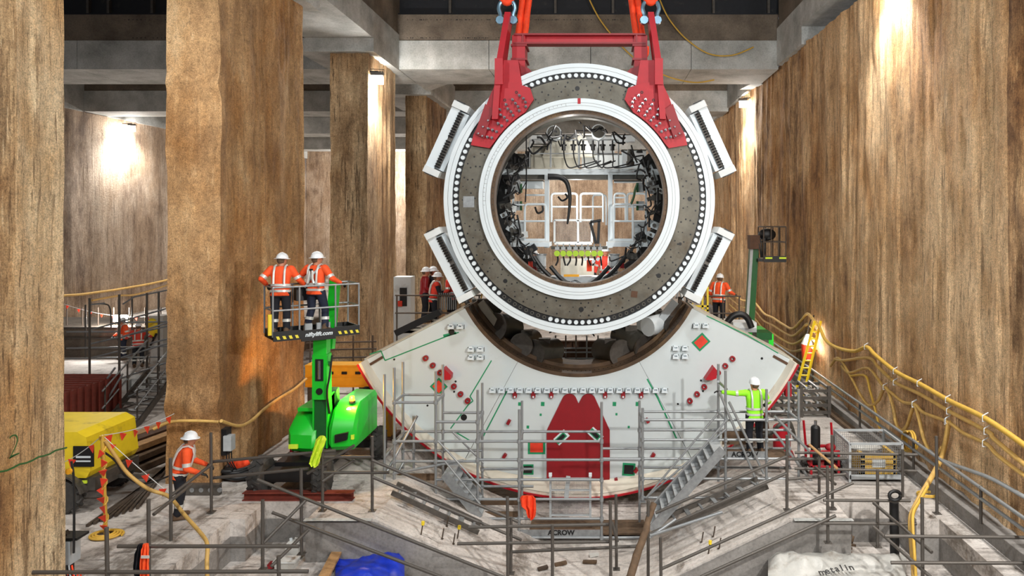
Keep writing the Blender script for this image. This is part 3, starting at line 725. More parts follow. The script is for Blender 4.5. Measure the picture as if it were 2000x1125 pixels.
line([(1264, 740), (1284, 776), (1322, 858)], 3); line([(1380, 617), (1460, 655), (1520, 690)], 2)
for a, b in (((716, 716), (748, 697)), ((1510, 695), (1544, 714))): MB().bar(sp(*a, -.01), sp(*b, -.01), .03, 5*KS, V((sp(*b)-sp(*a)).cross(V((0, 1, 0))))).build('slot', 'rust_brown', sh)
for u, v, r in ((882, 648, 6), (906, 815, 6.2), (770, 702, 2), (835, 792, 2), (887, 765, 2), (890, 745, 2), (1488, 700, 2.4), (1369, 743, 2), (1373, 764, 2), (1324, 789, 2)):
    MB().cyl(sp(u, v, -.008), sp(u, v, .02), r*KS, n=18).build('round_hole', 'black', sh)
# red lifting eyes, wedges, blocks
eye = MB().annulus(0, 0, .035, .075, -.09, .0, n=16).mesh('lifting_eye', 'red_dark', (0, 0, 0), 30)[0]
for u, v in ((832, 699), (846, 713), (860, 727), (887, 754), (900, 769), (914, 782), (1430, 700), (1416, 714), (1402, 727), (1375, 755), (1361, 769), (1347, 782)):
    o = shared(eye, 'lifting_eye', sh, sp(u, v)); MB().cyl(sp(u, v, -.02), sp(u, v, -.005), .034, n=12).build('eye_hole', 'white', o)
for pts in ([(867, 737), (871, 714), (885, 728), (884, 737)], [(1374, 737), (1391, 712), (1396, 718), (1396, 734), (1386, 738)]):
    c = [(sp(*q).x, sp(*q).z) for q in pts]; MB().prism(c, YS-.32, YS).build('red_wedge', 'red', sh)
for u, v, an in ((994, 823, .5), (986, 889, .6), (1056, 942, .1), (1264, 820, -.6), (1275, 888, .6), (1204, 937, -.3), (1242, 917, .6)):
    MB().prism([(sp(*q).x, sp(*q).z) for q in rrect(u, v, 6, 9, an)], YS-.12, YS).build('red_block', 'red_dark', sh)
for u in (1006, 1042, 1077, 1182, 1217, 1252):
    o = MB().prism([(sp(*q).x, sp(*q).z) for q in [(u-4, 765), (u+4, 765)]+arcp(u, 773, 4.2, 0, -180, 6)], YS-.08, YS).build('hanger_lug', 'red_dark', sh)
    MB().cyl(sp(u, 774, -.085), sp(u, 774, -.07), 2*KS, n=10).build('lug_hole', 'white', o)
lug = MB().prism([(-.085, -.06), (.085, -.06), (.075, .03), (.045, .03), (.03, 0), (-.03, 0), (-.045, .03), (-.075, .03)], -.15, 0).box((-.05, -.12, .03), (.05, -.03, .07)).mesh('weld_lug', 'white', (0, 0, 0))[0]
lp = [(963+17.6*i, 761) for i in range(20)]+[(u+dx, v) for u, v in ((921, 681), (921, 697), (1319, 679), (1319, 695), (882, 637), (1359, 635)) for dx in (0, 18)]
wm = MB().box((-.1, -.006, -.075), (.1, 0, -.05)).box((-.1, -.006, -.06), (-.085, 0, .04)).box((.085, -.006, -.06), (.1, 0, .04)).mesh('lug_shade', 'motor_grey', (0, 0, 0))[0]  # dark strips standing in for the shade that outlines each lug
for u, v in lp:
    o = shared(lug, 'weld_lug', sh, sp(u, v)); shared(wm, 'lug_shade', o, sp(u, v))
# tread box with a red handle on the right flank
p = sp(1533, 756, -.3)
o = MB().box(p-V((.08, .1, .16)), p+V((.08, .1, .18))).build('red_bracket', 'red', sh); MB().box(p+V((-.03, -.11, -.08)), p+V((.03, -.1, .1))).build('bracket_slot', 'white', o)
# steel supports under the two flanks
for u0, u1, lb in ((738, 770, 'left'), (1486, 1512, 'right')):
    a, b = P(u0, 868, 20.3), P(u1, 868, 20.3)
    t = thing('cradle_support', 'ochre steel support under the %s flank of the white segment' % lb, 'support', ((a.x+b.x)/2, 20.6, 0), 'supports under the white segment')
    zt = 1.35
    MB().box((a.x, 20.2, zt-.08), (b.x, 21, zt)).build('top_flange', 'rust_brown', t); MB().box((a.x, 20.2, 0), (b.x, 21, .08)).build('base_flange', 'rust_brown', t)
    MB().prism([(a.x+.1, .08), (b.x-.1, .08), (b.x-.18, .6), (b.x-.05, zt-.08), (a.x+.05, zt-.08), (a.x+.18, .6)], 20.3, 20.9).build('web', 'amber' if u0 < 1000 else 'rust_brown', t)
# ------------------------------------------------------------------ machinery seen through the ring
gt = thing('machine_gantry', 'white steel gantry with cabins and handrails seen through the drive ring', 'gantry', (P(1131, 400, 22).x, 22.5, 0))
def gbox(name, u0, v0, u1, v1, y0, y1, mat, par=None):
    a, b = P(u0, v0, y0), P(u1, v1, y0); return MB().box((a.x, y0, b.z), (b.x, y1, a.z)).build(name, mat, par or gt)
gbox('cross_beam', 972, 330, 1294, 341, 21.8, 22.1, 'white'); gbox('beam_flange', 985, 341, 1284, 350, 21.9, 22.4, 'motor_grey')
for u in (1068, 1192): gbox('post', u-4.5, 341, u+4.5, 484, 21.8, 21.95, 'white')
for u in (1002, 1262): gbox('post', u-2, 350, u+2, 478, 21.8, 21.9, 'white')
def loop(u0, v0, u1, v1, y, r, mat='white', name='handrail', par=None, k=5, mid=()):
    pts = [P(*q, y) for q in [(u0, v1), (u0, v0+k), (u0+k*.3, v0+k*.3), (u0+k, v0), (u1-k, v0), (u1-k*.3, v0+k*.3), (u1, v0+k), (u1, v1)]]
    o = MB().tube(pts, r, 6).build(name, mat, par or gt)
    for v in mid: rod('midrail', o, P(u0, v, y), P(u1, v, y), r*.8, mat)
    return o
for u0, u1 in ((1000, 1072), (1188, 1264)):
    f = gbox('cabin_floor', u0-3, 474, u1+1, 482, 21.4, 22.6, 'white'); gbox('kick_plate', u0, 470, u1, 474, 21.42, 21.5, 'white_dirty', f)
for u0, u1 in ((1025, 1066), (1198, 1236)):
    loop(u0, 399, u1, 470, 21.5, .035, name='door_frame', mid=(432,)); gbox('door_panel', u0+1, 466, u1-1, 473, 21.48, 21.52, 'white')
for u0, u1 in ((1003, 1024), (1237, 1262)):
    for v in (400, 432): rod('handrail', gt, P(u0, v, 21.5), P(u1, v, 21.5), .028, 'white')
    gbox('side_panel', u0+2, 434, u1-1, 470, 22.0, 22.05, 'grey_box')
loop(1077, 378, 1127, 434, 23.2, .035, mid=(404,)); loop(1134, 378, 1178, 434, 23.2, .035, mid=(404,)); loop(1200, 378, 1222, 434, 23.2, .035, mid=(386, 404))
loop(1158, 381, 1184, 440, 24, .03); loop(1225, 378, 1262, 434, 23.2, .035, mid=(404,))
rod('handrail', gt, P(1025, 381, 23), P(1066, 381, 23), .03, 'white')
mp = MB().bar(P(1083, 476, 22.4), P(1156, 476, 22.4), .06, .06).build('mesh_screen', 'white_dirty', gt)
for a, b in (((1083, 430), (1156, 430)), ((1083, 474), (1156, 474)), ((1083, 430), (1083, 474)), ((1129, 430), (1129, 474)), ((1156, 430), (1156, 474))):
    MB().bar(P(*a, 22.4), P(*b, 22.4), .06, .04, (0, 1, 0)).build('frame_bar', 'white_dirty', mp)
h = MB()
for i in range(24): h.cyl(P(1084+i*3, 430, 22.4), P(1084+i*3, 474, 22.4), .004, n=4)
for i in range(14): h.cyl(P(1083, 431+i*3.2, 22.4), P(1156, 431+i*3.2, 22.4), .004, n=4)
stuff(h.build('mesh_wire', 'galv', mp))
# legs carry the gantry down to the deck behind the shield
for u in (1012, 1250):
    a = P(u, 482, 22.3); MB().box((a.x-.1, 22.2, -1.45), (a.x+.1, 22.4, a.z)).build('leg', 'white_dirty', gt)
# upper deck: machine bodies, framed screens, valve row
for i, (u0, v0, u1, v1, y, m_) in enumerate([(1036, 262, 1070, 280, 22.6, 'white_dirty'), (1195, 262, 1240, 276, 22.6, 'white'), (1037, 285, 1130, 328, 22.9, 'machine_beige'), (1136, 300, 1215, 328, 22.9, 'white_dirty'),
                                  (1215, 292, 1262, 328, 22.7, 'white'), (1000, 300, 1035, 328, 22.5, 'motor_grey'), (1060, 262, 1120, 292, 23.2, 'machine_beige'), (1120, 264, 1200, 300, 23.4, 'white_dirty'), (1010, 352, 1060, 368, 23.0, 'white'), (1200, 352, 1262, 356, 22.6, 'white')]):
    o = gbox('machine_housing', u0, v0, u1, v1, y, y+.5, m_); gbox('housing_lip', u0-1, v0, u1+1, v0+2, y-.03, y+.53, 'motor_grey', o)
p = P(1104, 280, 22.5); MB().prism([(p.x-.7, p.z-.4), (p.x+.9, p.z-.4), (p.x+.55, p.z+.33), (p.x+.1, p.z+.05), (p.x-.45, p.z+.2)], 22.6, 22.9).build('hopper', 'machine_beige', gt)
for u, v in ((1082, 259), (1169, 257)):
    p = P(u, v, 22.2); o = MB().cyl(p+V((0, .35, 0)), p, .22, n=20).build('fan_unit', 'white', gt, 40); MB().cyl(p, p+V((0, -.03, 0)), .19, n=20).build('fan_face', 'motor_grey', o, 40)
for u0, u1 in ((1034, 1075), (1076, 1130), (1132, 1168), (1169, 1208)):
    o = loop(u0, 273, u1, 327, 21.7, .022, 'grey_box', 'screen_frame', mid=(300,))
rg = random.Random(11)
for k in range(6):
    u = 1101+19*k; p = P(u, 285, 21.4)
    o = MB().cyl(p-V((0, 0, .13)), p+V((0, 0, .05)), .06, n=10).cyl(p+V((0, 0, .05)), p+V((0, 0, .16)), .03, n=8).build('valve', 'cable', gt)
    MB().tube([p+V((-.09, 0, .02)), p+V((.09, 0, .02))], .025, 6).build('valve_handle', 'black', o)
    a = p-V((0, 0, .13)); pts = [a, a+V((.03, 0, -.25)), a+V((rg.uniform(.05, .3), -.05, -.5)), a+V((rg.uniform(.3, .7), -.05, -.42)), a+V((rg.uniform(.5, 1), 0, -.3))]
    MB().tube(spline(pts, 6), .02, 6).build('valve_hose', 'cable', o)
p = P(1231, 302, 21.5); o = MB().cyl(p-V((0, 0, .2)), p+V((0, 0, .15)), .09, n=14).build('pump_motor', 'motor_grey', gt, 40); MB().cyl(p-V((0, 0, .32)), p-V((0, 0, .2)), .12, n=14).build('pump_base', 'tube_dark', o, 40)
p = P(1030, 309, 21.5); MB().box(p-V((.06, .05, .25)), p+V((.06, .05, .2))).build('control_box', 'black', gt)
MB().tube(spline([P(*q, 21.3) for q in ((1070, 345), (1092, 346), (1106, 355), (1112, 375), (1113, 395), (1110, 425), (1108, 438))], 6), [.09-.0018*i for i in range(37)], 8).build('main_hose', 'cable', gt, 60)
MB().tube(spline([P(*q, 21.2) for q in ((1028, 240), (1028, 300), (1028, 350), (1026, 395))], 5), .02, 6).build('drop_cable', 'cable', gt)
for q in ([(1090, 384), (1098, 392), (1108, 386), (1104, 378)], [(1045, 404), (1050, 416), (1060, 412), (1060, 402)]):
    MB().tube(spline([P(*z, 21.6) for z in q], 6), .03, 6).build('looped_hose', 'cable', gt)
for u, v in ((1010, 367), (1010, 402), (1252, 366), (1252, 402)):
    o = gbox('junction_box', u-5, v-9, u+6, v+9, 21.7, 21.85, 'grey_box'); gbox('green_side', u+6 if u < 1131 else u-9, v-9, u+9 if u < 1131 else u-5, v+9, 21.68, 21.85, 'green_lift_dark', o)
MB().tube(spline([P(*q, 21.5) for q in ((1245, 358), (1240, 372), (1238, 384), (1232, 400))], 6), .035, 6).build('green_hose', 'green_lift_dark', gt)
# dark bent arm by the mesh panel
for a, b in (((1153, 434), (1164, 476)), ((1170, 432), (1168, 476)), ((1153, 434), (1174, 430))): MB().bar(P(*a, 21.6), P(*b, 21.6), .08, .1, (0, 1, 0)).build('folded_arm', 'black', gt)
# hose clutter along the inside of the ring
for k in range(90):
    a = rg.choice([rg.uniform(30, 150), rg.uniform(140, 235), rg.uniform(-55, 40)])
    r = rg.uniform(146, 172); y = rg.uniform(20.2, 21.4); p0 = pol(r, a, y); p1 = pol(r+rg.uniform(-22, 4), a+rg.uniform(-14, 14), y+.2)
    mid = (p0+p1)/2+V((rg.uniform(-.15, .15), -.05, rg.uniform(-.3, .1)))
    MB().tube(spline([p0, mid, p1], 5), rg.uniform(.014, .035), 5).build('service_hose', 'cable', gt)
for k in range(46):
    a = rg.choice([rg.uniform(150, 232), rg.uniform(-52, 30)]); r = rg.uniform(150, 174); p = pol(r, a, rg.uniform(20.8, 21.6)); s_ = rg.uniform(.05, .16)
    M = Matrix.Translation(p) @ Matrix.Rotation(rg.uniform(-.6, .6), 4, 'Y')
    o = MB(M).box((-s_, -.08, -s_*.6), (s_, .1, s_*.7)).build('valve_block', rg.choice(['motor_grey', 'black', 'white_dirty', 'grey_box', 'tube_dark', 'white']), gt)
    MB(M).cyl((0, -.08, 0), (0, -.14, 0), s_*.35, n=8).build('fitting', 'tube_dark', o)
MB().annulus(RX, RZ-.1, 192*K, 225*K, 21.2, 21.6, n=72).build('rear_frame_ring', 'motor_grey', gt, 30)
MB().annulus(RX, RZ-.1, 196*K, 204*K, 21.6, 24.0, 150, 395, n=60).build('rear_skin', 'white_dirty', gt, 30)
# pump row with lime caps under the gantry
pr = thing('pump_row', 'row of eight lime green capped pumps in the lower ring opening', 'pump row', P(1130, 520, 21))
gbox('manifold', 1076, 481, 1186, 487, 21.05, 21.2, 'motor_grey', pr)
for i in range(8):
    u = 1088+12.05*i; p = P(u, 495, 20.95)
    o = MB().cyl(p, p+V((0, .4, 0)), .078, n=16).build('pump_body', 'black', pr, 40); MB().cyl(p+V((0, -.03, 0)), p, .083, n=18).build('lime_cap', 'lime', o, 40)
    q = P(u, 486, 20.95); MB().box(q-V((.06, .0, .03)), q+V((.06, .15, .05))).build('mount', 'grey_box', o)
    MB().cyl(q+V((0, .1, .05)), q+V((0, .1, .14)), .02, n=6).build('fitting', 'grey_box', o)
    MB().tube(spline([p+V((0, .1, -.07)), p+V((.02, .1, -.2)), p+V((rg.uniform(-.1, .1), .1, -.35))], 4), .025, 6).build('pump_hose', 'cable', o)
for u in (1144, 1159, 1168): p = P(u, 508+rg.uniform(-3, 3), 20.9); MB(Matrix.Translation(p) @ Matrix.Rotation(.6, 4, 'Y')).box((-.04, -.004, -.05), (.04, .004, .05)).build('paper_tag', 'white', pr)
for u in (1057, 1200):
    lb = 'left' if u < 1131 else 'right'
    c = thing('grey_cylinder', 'grey ribbed jack cylinder beside the %s end of the lime pump row' % lb, 'cylinder', P(u, 545, 21), 'ribbed jack cylinders')
    a, b = P(u, 498, 21.1), P(u, 520, 21.1); o = MB().cyl(a, b, .14, n=18).build('barrel', 'grey_box', c, 40); MB().cyl(a+V((0, 0, .03)), a, .16, n=18).build('collar', 'galv', c, 40)
    for k in range(6):
        q = P(u, 521+k*4.4, 21.1); MB().cyl(q, q-V((0, 0, .035)), .145 if k % 2 == 0 else .11, n=18).build('rib', 'galv', c, 40)
    MB().cyl(b, P(u, 548, 21.1), .09, n=14).build('rod', 'tube_dark', c, 40)
pf = thing('lower_platform', 'grey platform at the bottom of the ring opening', 'platform', P(1131, 560, 21.4))
gbox('deck_plate', 1075, 541, 1190, 552, 20.9, 21.6, 'grey_box', pf); gbox('sign_strip', 1101, 536, 1131, 541, 21.0, 21.05, 'amber', pf)
gbox('back_panel', 1095, 505, 1160, 540, 22.4, 22.5, 'machine_beige', pf); gbox('orange_box', 1146, 508, 1156, 530, 21.2, 21.35, 'sling', pf)
for a, b in (((1075, 520), (1112, 556)), ((1190, 520), (1150, 558)), ((1042, 500), (1075, 540)), ((1222, 500), (1180, 545))):
    MB().tube(spline([P(*a, 20.6), (P(*a, 20.6)+P(*b, 20.6))/2+V((0, 0, -.05)), P(*b, 20.6)], 5), .06, 8).build('heavy_hose', 'cable', pf)
for k in range(8):
    u = 1100+rg.uniform(-4, 30); MB().tube(spline([P(u-14, 557, 20.4), P(u-4, 549+rg.uniform(-3, 3), 20.4), P(u+8, 553, 20.4), P(u+16, 558, 20.4)], 5), .012, 5).build('loose_wire', rg.choice(['galv', 'cable']), pf)
for u, v, m_ in ((1036, 520, 'red_bright'), (1044, 530, 'red_dark'), (1215, 515, 'red_dark')): gbox('red_guard', u-4, v-9, u+4, v+9, 21.5, 21.6, m_, pf)
# walkway and frames seen below the ring through the bore
ww = thing('rear_walkway', 'grey walkway with railings seen through the bore below the ring', 'walkway', P(1131, 735, 24))
for v in (680, 688, 700, 708, 716): rod('rail', ww, P(1010, v, 23.6), P(1245, v, 23.6), .025, 'galv')
for u in (1030, 1085, 1105, 1125, 1146, 1168, 1200, 1224, 1240): rod('post', ww, P(u, 655, 23.6), P(u, 735, 23.6), .025, 'tube_dark' if u % 2 else 'galv')
for v in (690, 700, 710, 718):
    a, b = P(1090, v, 24.4), P(1170, v+4, 24.4); MB().box((a.x, 24.2, b.z), (b.x, 25, a.z-.02)).build('grating', 'tube_dark', ww)
a, b = P(1222, 662, 24.5), P(1262, 706, 24.5); MB().box((a.x, 24.5, b.z), (b.x, 24.55, a.z)).build('white_sheet', 'poly_white', ww)
a, b = P(1078, 671, 23.4), P(1098, 678, 23.4); MB().box((a.x, 23.4, b.z), (b.x, 23.5, a.z)).build('orange_flag', 'red_bright', ww)
MB().box((P(1075, 0, 24).x, 23.9, 1.0), (P(1175, 0, 24).x, 24.1, 2.1)).build('dark_panel', 'rust_brown', ww)
for u in (1000, 1250): MB().box((P(u, 0, 24).x-.05, 23.9, -1.45), (P(u, 0, 24).x+.05, 24, 1.6)).build('leg', 'galv', ww)
for k_, (a0_, a1_) in enumerate(((142, 236), (-56, 38))): MB().annulus(RX, RZ-.1, 166*K, 205*K, 22.05, 22.2, a0_, a1_, n=30).build('dark_backing', 'black', gt, 30)  # black plates added so the gap beside the gantry reads dark
point('gantry_light', (RX+.2, 22.2, RZ+1.75), 25, .15)
point('gantry_light', (RX-.2, 22.6, RZ+.3), 45, .15)
point('gantry_light', (RX+.3, 21.7, RZ-1.5), 40, .1)
point('gantry_light', (RX-.3, 20.5, RZ+1.95), 55, .12)  # unseen light added to brighten the gantry posts from the front
# ------------------------------------------------------------------ people
def capsule(m, a, b, r0, r1, n=12):
    a, b = V(a), V(b); d = b-a; L = d.length
    if L < 1e-5: return m.sph(a, r0)
    d.normalize(); x = d.orthogonal().normalized(); y = d.cross(x); rings = []
    prof = [(-math.cos(t)*r0, math.sin(t)*r0) for t in (.25, .65, 1.1)]+[(0, r0), (L, r1)]+[(L+math.cos(t)*r1, math.sin(t)*r1) for t in (1.1, .65, .25)]
    for h, r in prof: rings.append([a+d*h+(x*math.cos(2*math.pi*i/n)+y*math.sin(2*math.pi*i/n))*r for i in range(n)])
    return m.loft(rings)
def ell(zc, rx, ry, yc=0., n=16): return [V((rx*math.cos(2*math.pi*i/n), yc+ry*math.sin(2*math.pi*i/n), zc)) for i in range(n)]
def fuse(m, name, mat, parent, voxel, M, smooth=4):
    """join overlapping volumes into one continuous skin"""
    me, c = m.mesh('tmp', mat, (0, 0, 0)); o = bpy.data.objects.new('tmp', me); COL.objects.link(o)
    r = o.modifiers.new('r', 'REMESH'); r.mode = 'VOXEL'; r.voxel_size = voxel; r.use_smooth_shade = True
    s_ = o.modifiers.new('s', 'SMOOTH'); s_.factor = .5; s_.iterations = smooth
    e = bpy.data.meshes.new_from_object(o.evaluated_get(bpy.context.evaluated_depsgraph_get())); bpy.data.objects.remove(o); bpy.data.meshes.remove(me)
    e.transform(M); e.materials.clear(); e.materials.append(MATS[mat]); e.name = name
    c = M.translation; e.transform(Matrix.Translation(-c))
    return place(bpy.data.objects.new(name, e), parent, c)
def hand(m, wrist, d, side, curl=.6):
    """palm, four unequal fingers with two bends, thumb from the side of the palm"""
    w_, d = V(wrist), V(d).normalized(); n_ = d.cross(V((0, 0, 1)));  n_ = n_.normalized() if n_.length > .1 else V((1, 0, 0))
    up = n_.cross(d).normalized(); s_ = n_*side
    for t in (-.026, 0, .026): capsule(m, w_+n_*t*.6, w_+d*.085+n_*t, .021, .019, 8)
    for i, L in enumerate((.066, .078, .072, .055)):
        b = w_+d*.088+n_*((i-1.5)*.021)*(-side); k1 = b+(d*math.cos(curl*.6)-up*math.sin(curl*.6))*L*.55; k2 = k1+(d*math.cos(curl*1.9)-up*math.sin(curl*1.9))*L*.5
        capsule(m, b, k1, .0105, .0098, 7); capsule(m, k1, k2, .0098, .0085, 7)
    b = w_+d*.03+s_*.03; k1 = b+(d*.6+s_*.55-up*.25).normalized()*.045; k2 = k1+(d*.85+s_*.1-up*.5).normalized()*.036
    capsule(m, b, k1, .013, .011, 7); capsule(m, k1, k2, .011, .009, 7)
DEF = dict(hipL=(-.1, 0, .92), hipR=(.1, 0, .92), kneeL=(-.11, .03, .5), kneeR=(.11, .03, .5), ankL=(-.12, -.02, .1), ankR=(.12, -.02, .1), toeL=(-.02, 1), toeR=(.02, 1),
           elbL=(-.28, -.02, 1.16), elbR=(.28, -.02, 1.16), wriL=(-.27, .2, 1.0), wriR=(.27, .2, 1.0), lean=0., twist=0., side=0., head=(0., 0.))
def person(label, at, yaw, pose=None, top='hivis_orange', legs='navy', scale=1., vox=.017, brim=True, harness=False, vest=False, tape=True, helmet='helmet', gloves='black', group='workers in hard hats'):
    q = dict(DEF); q.update(pose or {})
    t = thing('person', label, 'person', at, group)
    M = Matrix.Translation(V(at)) @ Matrix.Rotation(yaw, 4, 'Z') @ Matrix.Diagonal((scale*1.12, scale*1.12, scale, 1))
    pel = V((0, 0, .96)); T = Matrix.Translation(pel) @ Matrix.Rotation(-q['lean'], 4, 'X') @ Matrix.Rotation(q['side'], 4, 'Y') @ Matrix.Rotation(q['twist'], 4, 'Z') @ Matrix.Translation(-pel)
    up = lambda p: T @ V(p)
    sh = {s: up((x, 0, 1.44)) for s, x in (('L', -.185), ('R', .185))}
    elb = {s: up(q['elb'+s]) for s in 'LR'}; wri = {s: up(q['wri'+s]) for s in 'LR'}
    hip = {s: V(q['hip'+s]) for s in 'LR'}; kn = {s: V(q['knee'+s]) for s in 'LR'}; an = {s: V(q['ank'+s]) for s in 'LR'}
    H = T @ Matrix.Translation((0, 0, 1.52)) @ Matrix.Rotation(q['head'][0], 4, 'Z') @ Matrix.Rotation(-q['head'][1], 4, 'X')
    hp = lambda p: H @ V(p)
    # bare body in one continuous skin: head with nose, ears and jaw, neck, trunk, limbs
    m = MB(); m.sph(hp((0, .015, .11)), .098, (.82, .98, 1.18), 14, 10, H.to_3x3()); capsule(m, hp((0, .035, .03)), hp((0, .05, .045)), .06, .05)
    capsule(m, up((0, -.01, 1.42)), hp((0, 0, .06)), .062, .056)
    capsule(m, hp((0, .1, .12)), hp((0, .122, .095)), .012, .018, 8)
    for s in (-1, 1): m.sph(hp((s*.083, .0, .105)), .028, (.45, .8, 1.2), 8, 6)
    m.loft([[T @ p for p in ell(z, rx, ry)] for z, rx, ry in ((.86, .13, .1), (.98, .155, .11), (1.12, .14, .1), (1.3, .165, .11), (1.42, .15, .09), (1.47, .08, .06))])
    for s in 'LR':
        capsule(m, sh[s], elb[s], .052, .042); capsule(m, elb[s], wri[s], .04, .03)
        capsule(m, hip[s], kn[s], .08, .058); capsule(m, kn[s], an[s], .056, .042)
    body = fuse(m, 'body', 'skin', t, max(.014, vox*.9), M, 2)
    for s in (-1, 1): MB(M).sph(hp((s*.034, .097, .125)), .011, (1.2, .6, .8), 8, 6).build('eye', 'black', body)
    MB(M).tube([hp((x, .1-abs(x)*.3, .045)) for x in (-.028, 0, .028)], .006, 6).build('mouth', 'red_dark', body)
    # hair under the helmet
    MB(M).sph(hp((0, -.012, .12)), .1, (.86, .95, 1.05), 12, 8, H.to_3x3()).build('hair', 'timber_dark', body, 60)
    for s in 'LR':
        m = MB(); d = (wri[s]-elb[s]).normalized(); hand(m, wri[s]+d*.015, d, 1 if s == 'L' else -1); capsule(m, wri[s]-d*.04, wri[s]+d*.03, .036, .03)
        fuse(m, 'glove', gloves, t, .009, M, 1)
    # jacket
    m = MB(); m.loft([[T @ p for p in ell(z, rx, ry)] for z, rx, ry in ((.84, .195, .15), (.9, .19, .15), (1.05, .17, .135), (1.2, .18, .14), (1.34, .195, .14), (1.44, .175, .115), (1.5, .09, .08))])
    for s in 'LR':
        cuff = elb[s].lerp(wri[s], .93) if not vest else sh[s].lerp(elb[s], .1)
        if vest: capsule(m, sh[s], cuff, .085, .08)
        else: capsule(m, sh[s], elb[s], .082, .062); capsule(m, elb[s], cuff, .062, .048)
    jk = fuse(m, 'vest' if vest else 'jacket', top, t, vox, M)
    if vest:
        m = MB()
        for s in 'LR': capsule(m, sh[s], elb[s], .07, .058); capsule(m, elb[s], elb[s].lerp(wri[s], .93), .056, .045)
        fuse(m, 'sleeves', 'black_cloth', t, vox, M)
    if tape:
        for z, rx, ry in ((1.08, .181, .147), (.95, .19, .153)):
            MB(M).loft([[T @ p for p in ell(zz, rx+.007, ry+.007, n=24)] for zz in (z-.026, z+.026)], False).build('reflective_band', 'reflective', jk, 60)
        for x in (-.1, .1):
            MB(M).tube([T @ V((x, y, z)) for y, z in ((-.15, 1.1), (-.152, 1.25), (-.138, 1.38), (-.09, 1.49), (0, 1.525), (.09, 1.49), (.138, 1.38), (.152, 1.25), (.15, 1.1))], .022, 6).build('reflective_strap', 'reflective', jk, 60)
        if not vest:
            for s in 'LR':
                a, b = sh[s], elb[s]; c0, c1 = a.lerp(b, .68), a.lerp(b, .9); MB(M).cyl(c0, c1, .074, .07, 16).build('sleeve_band', 'reflective', jk, 60)
    if harness:
        o = MB(M).tube([T @ V(p) for p in ((-.14, .1, 1.44), (-.12, -.1, 1.45), (-.03, -.165, 1.3), (0, -.17, 1.22), (.08, -.165, 1.1), (.16, -.13, 1.0))], .022, 6).tube([T @ V(p) for p in ((.14, .1, 1.44), (.12, -.1, 1.45), (.03, -.165, 1.3), (0, -.17, 1.22), (-.08, -.165, 1.1), (-.16, -.13, 1.0))], .022, 6).build('harness', 'grey_box', t, 60)
        for x in (-.03, .03): MB(M).tube([T @ V((x, -.185, 1.38)), T @ V((x*1.5, -.2, 1.2)), T @ V((x*2.2, -.19, 1.1))], .024, 6).build('lanyard', 'reflective', o, 60)
        MB(M).box(T @ V((-.03, -.2, 1.36)), T @ V((.03, -.17, 1.42))).build('buckle', 'black', o)
    # trousers, boots
    m = MB(); m.loft([ell(z, rx, ry) for z, rx, ry in ((.82, .165, .13), (.9, .18, .138), (1.0, .165, .125))])
    for s in 'LR': capsule(m, hip[s], kn[s], .105, .078); capsule(m, kn[s], an[s]+V((0, 0, .03)), .077, .07)
    tr = fuse(m, 'trousers', legs, t, vox, M)
    for s in 'LR':
        c0, c1 = kn[s].lerp(an[s], .42), kn[s].lerp(an[s], .58)
        if tape: MB(M).cyl(c0, c1, .083, .081, 16).build('leg_band', 'reflective', tr, 60)
        m = MB(); tx, ty = q['toe'+s]; f = V((tx, ty, 0)).normalized(); base = V((an[s].x, an[s].y, an[s].z-.05))
        capsule(m, base-f*.05+V((0, 0, .0)), base+f*.15+V((0, 0, -.006)), .052, .045); capsule(m, base-f*.03, an[s]+V((0, 0, .09)), .055, .06)
        fuse(m, 'boot', 'boot', t, .014, M, 2)
    # hard hat with crown ridge and full brim
    m = MB(M); rings = []
    for r, z in ((.155 if brim else .122, .135), (.15 if brim else .122, .146), (.118, .155), (.114, .19), (.098, .232), (.07, .262), (.035, .276), (.004, .28)):
        rings.append([hp((r*math.cos(2*math.pi*i/20)*.93, r*math.sin(2*math.pi*i/20)*1.08+.008, z+(.012 if r > .13 and math.sin(2*math.pi*i/20) > .3 else 0))) for i in range(20)])
    m.loft(rings); hh = m.build('hard_hat', helmet, t, 50)
    MB(M).tube([hp((0, y, z)) for y, z in ((-.095, .235), (-.05, .272), (0, .288), (.06, .272), (.1, .238))], .012, 6).build('hat_ridge', helmet, hh, 60)
    return t
# ------------------------------------------------------------------ boom lifts
def wheel(parent, c, axis, r, w_, name='wheel'):
    c, d = V(c), V(axis).normalized(); x = d.orthogonal().normalized(); y = d.cross(x); n = 28
    ringp = lambda rr, h: [c+d*h+(x*math.cos(2*math.pi*i/n)+y*math.sin(2*math.pi*i/n))*rr for i in range(n)]
    o = MB().loft([ringp(r*.6, -w_*.5), ringp(r*.9, -w_*.5), ringp(r, -w_*.36), ringp(r, w_*.36), ringp(r*.9, w_*.5), ringp(r*.6, w_*.5)]).build(name, 'rubber', parent, 30)
    MB().cyl(c-d*w_*.52, c-d*w_*.3, r*.58, r*.5, 20).build('rim', 'tube_dark', o, 30); MB().cyl(c-d*w_*.56, c-d*w_*.5, r*.2, n=12).build('hub', 'grey_box', o, 30)
    m = MB()
    for i in range(22):
        a = 2*math.pi*i/22; e = x*math.cos(a)+y*math.sin(a); f = -x*math.sin(a)+y*math.cos(a)
        s_ = 1 if i % 2 else -1
        m.bar(c+e*(r*1.0)+d*(s_*w_*.46), c+e*(r*1.0)+d*(-s_*w_*.02)+f*.09, .055, .05, e)
    m.build('tread', 'rubber', o); return o
bl = thing('boom_lift', 'green boom lift in the left foreground with two workers raised in its basket', 'boom lift', (-6.5, 17.4, 0))
for x, y, yw in ((-7.42, 16.35, .1), (-6.05, 16.25, .1), (-7.1, 18.9, .1), (-5.55, 18.7, .1)):
    wheel(bl, (x, y, .39), (math.cos(yw)*(1 if x > -6.5 else -1), math.sin(yw), 0), .39, .3)
